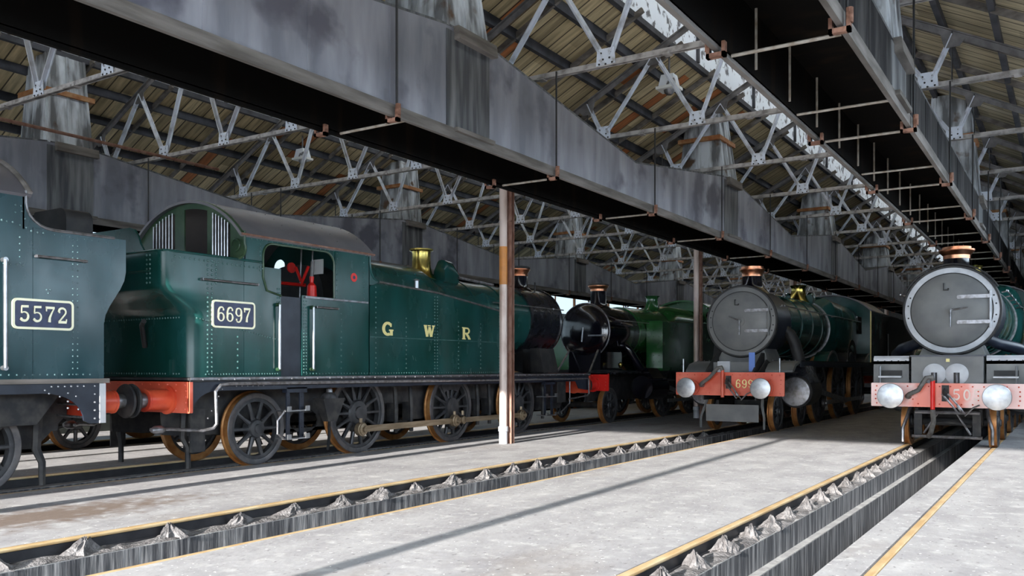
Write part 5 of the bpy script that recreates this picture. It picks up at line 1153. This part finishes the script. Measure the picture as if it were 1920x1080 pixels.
MB().lathe((cx, 0, zc), (0, 1, 0), [(ys+1.6, .735), (24.2, .76)], 48).build('boiler', 'black', e41)
MB().lathe((cx, 0, zc+.02), (0, 1, 0), [(23.6, .77), (24.6, .79), (26.0, .83)], 48).build('boiler_barrel', 'green_bright', e41)
belpaire(e41, cx, 26.4, 29.2, zc, .86, 3.5, 1.5, 3.4, 'green_bright', r0=.83, yfade=25.9)
MB().lathe((cx, 26.2, 0), (0, 0, 1), [(3.2, .42), (3.34, .28), (3.5, .22), (3.72, .18), (3.78, .2), (3.82, .25), (3.82, .15)], 32).build('safety_valve_bonnet', 'green_bright', e41)
for s_ in (-1, 1):
    xo = cx+s_*HW; xi = cx+s_*.78
    MB().loft([[(xi, 24.0, 1.42), (xo, 24.0, 1.42), (xo, 24.0, 2.86), (xo-s_*.05, 24.0, 2.9), (xi, 24.0, 2.9)], [(xi, 29.0, 1.42), (xo, 29.0, 1.42), (xo, 29.0, 3.0), (xo-s_*.05, 29.0, 3.04), (xi, 29.0, 3.04)]]).build('side_tank', 'green_bright', e41)
    MB().plate([(29, 1.42), (31.5, 1.42), (31.5, 3.4), (29, 3.4)], [rrect(29.6, 30.8, 2.6, 3.3, .1)], 'X', xo-.01, xo+.01).build('cab_side', 'green_bright', e41, smooth=False)
    rv = MB()
    for k in range(3): rv.rivets(step((xo-s_*(.12+.17*k), 24.0, 1.5), (xo-s_*(.12+.17*k), 24.0, 2.8), .18), (0, -1, 0), .015)
    rv.build('rivet_heads', 'green_bright', e41)
    yk = 22.9; xc_ = cx+s_*1.13
    MB().lathe((xc_, 0, .95), (0, 1, 0), [(yk, .001), (yk, .33), (yk+.05, .36), (yk+1.0, .36), (yk+1.05, .39), (yk+1.1, .39), (yk+1.12, .001)], 32).build('cylinder', 'gloss', e41)
    MB().loft([[(xc_-.3, yk+.1, 1.2), (xc_+.3, yk+.1, 1.2), (xc_+.3, yk+.9, 1.2), (xc_-.3, yk+.9, 1.2)], [(xc_-.2, yk+.15, 1.5), (xc_+.1, yk+.15, 1.5), (xc_+.1, yk+.9, 1.5), (xc_-.2, yk+.9, 1.5)]]).build('valve_chest', 'gloss', e41)
    MB().tube([(cx+s_*.6, 22.5, 2.1), (cx+s_*.8, 22.5, 2.15), (cx+s_*.9, 22.55, 2.0), (cx+s_*1.1, 22.9, 1.45)], [.08, .1, .11, .12], 14).build('steam_pipe', 'gloss', e41)
    MB().plate([(20.4, 1.33), (29.5, 1.4), (29.5, 1.42), (20.4, 1.38)], [], 'X', min(cx+s_*.65, cx+s_*1.3), max(cx+s_*.65, cx+s_*1.3)).build('footplate', 'black', e41, smooth=False)
    MB().plate([(20.45, .6), (31, .6), (31, 1.35), (22, 1.45), (21, 1.45), (20.45, 1.36)], [], 'X', cx+s_*.6-.015, cx+s_*.6+.015).build('main_frame', 'frame', e41, smooth=False)
    MB().bar((cx+s_*.5, 20.9, 1.4), (cx+s_*.45, 21.5, 2.0), .04, .04).build('front_stay', 'steeld', e41)
    x = cx+s_*.97
    MB().bar((x, 25.2, .5), (x, 29.6, .5), .04, .1).build('coupling_rod', 'steel', e41)
    MB().bar((x+s_*.08, 24.9, .93), (x+s_*.08, 27.4, .5), .04, .12).build('connecting_rod', 'steel', e41)
    MB().box(x-.03, x+.1, 24.1, 25.5, 1.1, 1.15).box(x-.03, x+.1, 24.1, 25.5, .7, .75).build('slide_bar', 'steeld', e41, smooth=False)
    handrail(e41, [(cx+s_*.84, ys+.2, zc+.3), (cx+s_*.86, 24, zc+.3)], .014, [(cx+s_*.84, 22.6, zc+.3)], 'steel', (-s_*.12, 0, 0))
MB().box(cx-.5, cx+.5, ys-.05, ys+1.3, 1.36, 1.95).build('smokebox_saddle', 'gloss', e41)
MB().lathe((cx+.75, 22.3, 1.5), (0, 0, 1), [(0, .04), (.06, .07), (.12, .07), (.16, .03)], 12).build('lubricator', 'brass', e41)
m, _ = curve_roof(cx, 28.7, 31.6, 1.3, 3.38, 3.86, .05, 20); m.build('cab_roof', 'green_bright', e41)
MB().plate([(cx-1.28, 1.42), (cx+1.28, 1.42)]+[(a, b) for a, b in reversed(cab_arch(cx, 1.28, 3.38, 3.84))], [[(cx+s2*.95+.17*math.cos(a), 3.3+.17*math.sin(a)) for a in [2*PI*k/18 for k in range(18)]] for s2 in (-1, 1)], 'Y', 29.0, 29.02).build('cab_front', 'green_bright', e41, smooth=False)
bunker(e41, cx, 1.28, 33.4, 33.6, 31.4, 1.42, 2.0, 2.6, 3.0, .15, .1, 'green_bright') if False else MB().box(cx-1.28, cx+1.28, 31.4, 33.4, 1.42, 3.05).build('bunker', 'green_bright', e41)
MB().box(cx-.6, cx+.6, 22.9, 31, 1.0, 1.4).build('frame_stretcher', 'frame', e41, smooth=False)
axleset(e41, 'pony', 'pony_wheel', cx, 21.5)
for y in (25.2, 27.4, 29.6): axleset(e41, 'drvsm', 'driving_wheel', cx, y)
axleset(e41, 'pony', 'trailing_wheel', cx, 32)

# ---- dark engines on the far left track, glimpsed under and between the green ones
def back_engine(y0, lab, m, L=9., kind=0):
    c0 = T0; t = thing('steam_locomotive', (c0, y0+L/2, 0), lab, 'steam locomotive')
    MB().box(c0-1.3, c0+1.3, y0, y0+L, 1.28, 1.34).build('footplate', 'frame', t, smooth=False)
    for s_ in (-1, 1): 
        MB().box(c0+s_*.6-.015, c0+s_*.6+.015, y0+.1, y0+L-.1, .6, 1.3).build('main_frame', 'frame', t, smooth=False)
        MB().box(min(c0+s_*.65, c0+s_*1.25), max(c0+s_*.65, c0+s_*1.25), y0+.3+2.6, y0+L-2.2, 1.34, 2.7).build('side_tank', m, t)
        MB().plate([(y0+.6, 1.34), (y0+2.9, 1.34), (y0+2.9, 3.2), (y0+.6, 3.2)], [rrect(y0+1.2, y0+2.2, 2.4, 3.0, .1)], 'X', c0+s_*1.25-.01, c0+s_*1.25+.01).build('cab_side', m, t, smooth=False)
    MB().box(c0-1.25, c0+1.25, y0+.1, y0+.62, 1.34, 2.6).build('bunker', m, t)
    MB().lathe((c0, 0, 2.4), (0, 1, 0), [(y0+2.9, .7), (y0+L-1.6, .68), (y0+L-1.6, .74), (y0+L-.5, .74), (y0+L-.45, .7), (y0+L-.38, .4), (y0+L-.36, .001)], 40).build('boiler', m, t)
    chimney(t, c0, y0+L-1.1, 3.1, 3.55, 'black', 'copper', .2, .26, ch=.16)
    MB().lathe((c0, y0+L*.55, 0), (0, 0, 1), [(2.9, .35), (3.1, .26), (3.35, .22), (3.4, .001)], 24).build('dome', m, t)
    MB().box(c0-1.26, c0+1.26, y0+2.88, y0+2.9, 1.34, 3.2).build('cab_front', m, t, smooth=False)
    mm, _ = curve_roof(c0, y0+.5, y0+3.0, 1.28, 3.2, 3.55, .04, 16); mm.build('cab_roof', 'roofc', t)
    MB().box(c0-.55, c0+.55, y0+.5, y0+L-.5, .9, 1.28).build('frame_stretcher', 'frame', t, smooth=False)
    for y in (y0+1.2, y0+3.6, y0+5.7, y0+7.6): axleset(t, 'drv56' if y > y0+2 else 'pony', 'driving_wheel' if y > y0+2 else 'trailing_wheel', c0, y)
    for yy, sd_ in ((y0, -1), (y0+L, 1)):
        beam_front(t, c0, yy, .85, 1.3, 'redh', 1.25, side=sd_)
        for s_ in (-1, 1): buffer_(t, c0+s_*.87, yy, 1.05, sd_, 'redh', .22, .14, 'frame', L=.5)
    return t
back_engine(-2.5, 'dark engine on the far left track at the left edge, beyond the plate 5572 engine', 'black', 9.3)
back_engine(8.0, 'dark engine on the far left track, glimpsed behind the engine with plate 6697', 'black', 9.3)
back_engine(27.5, 'green engine on the far left track behind the polished black smokebox', 'green_bright', 9.6)
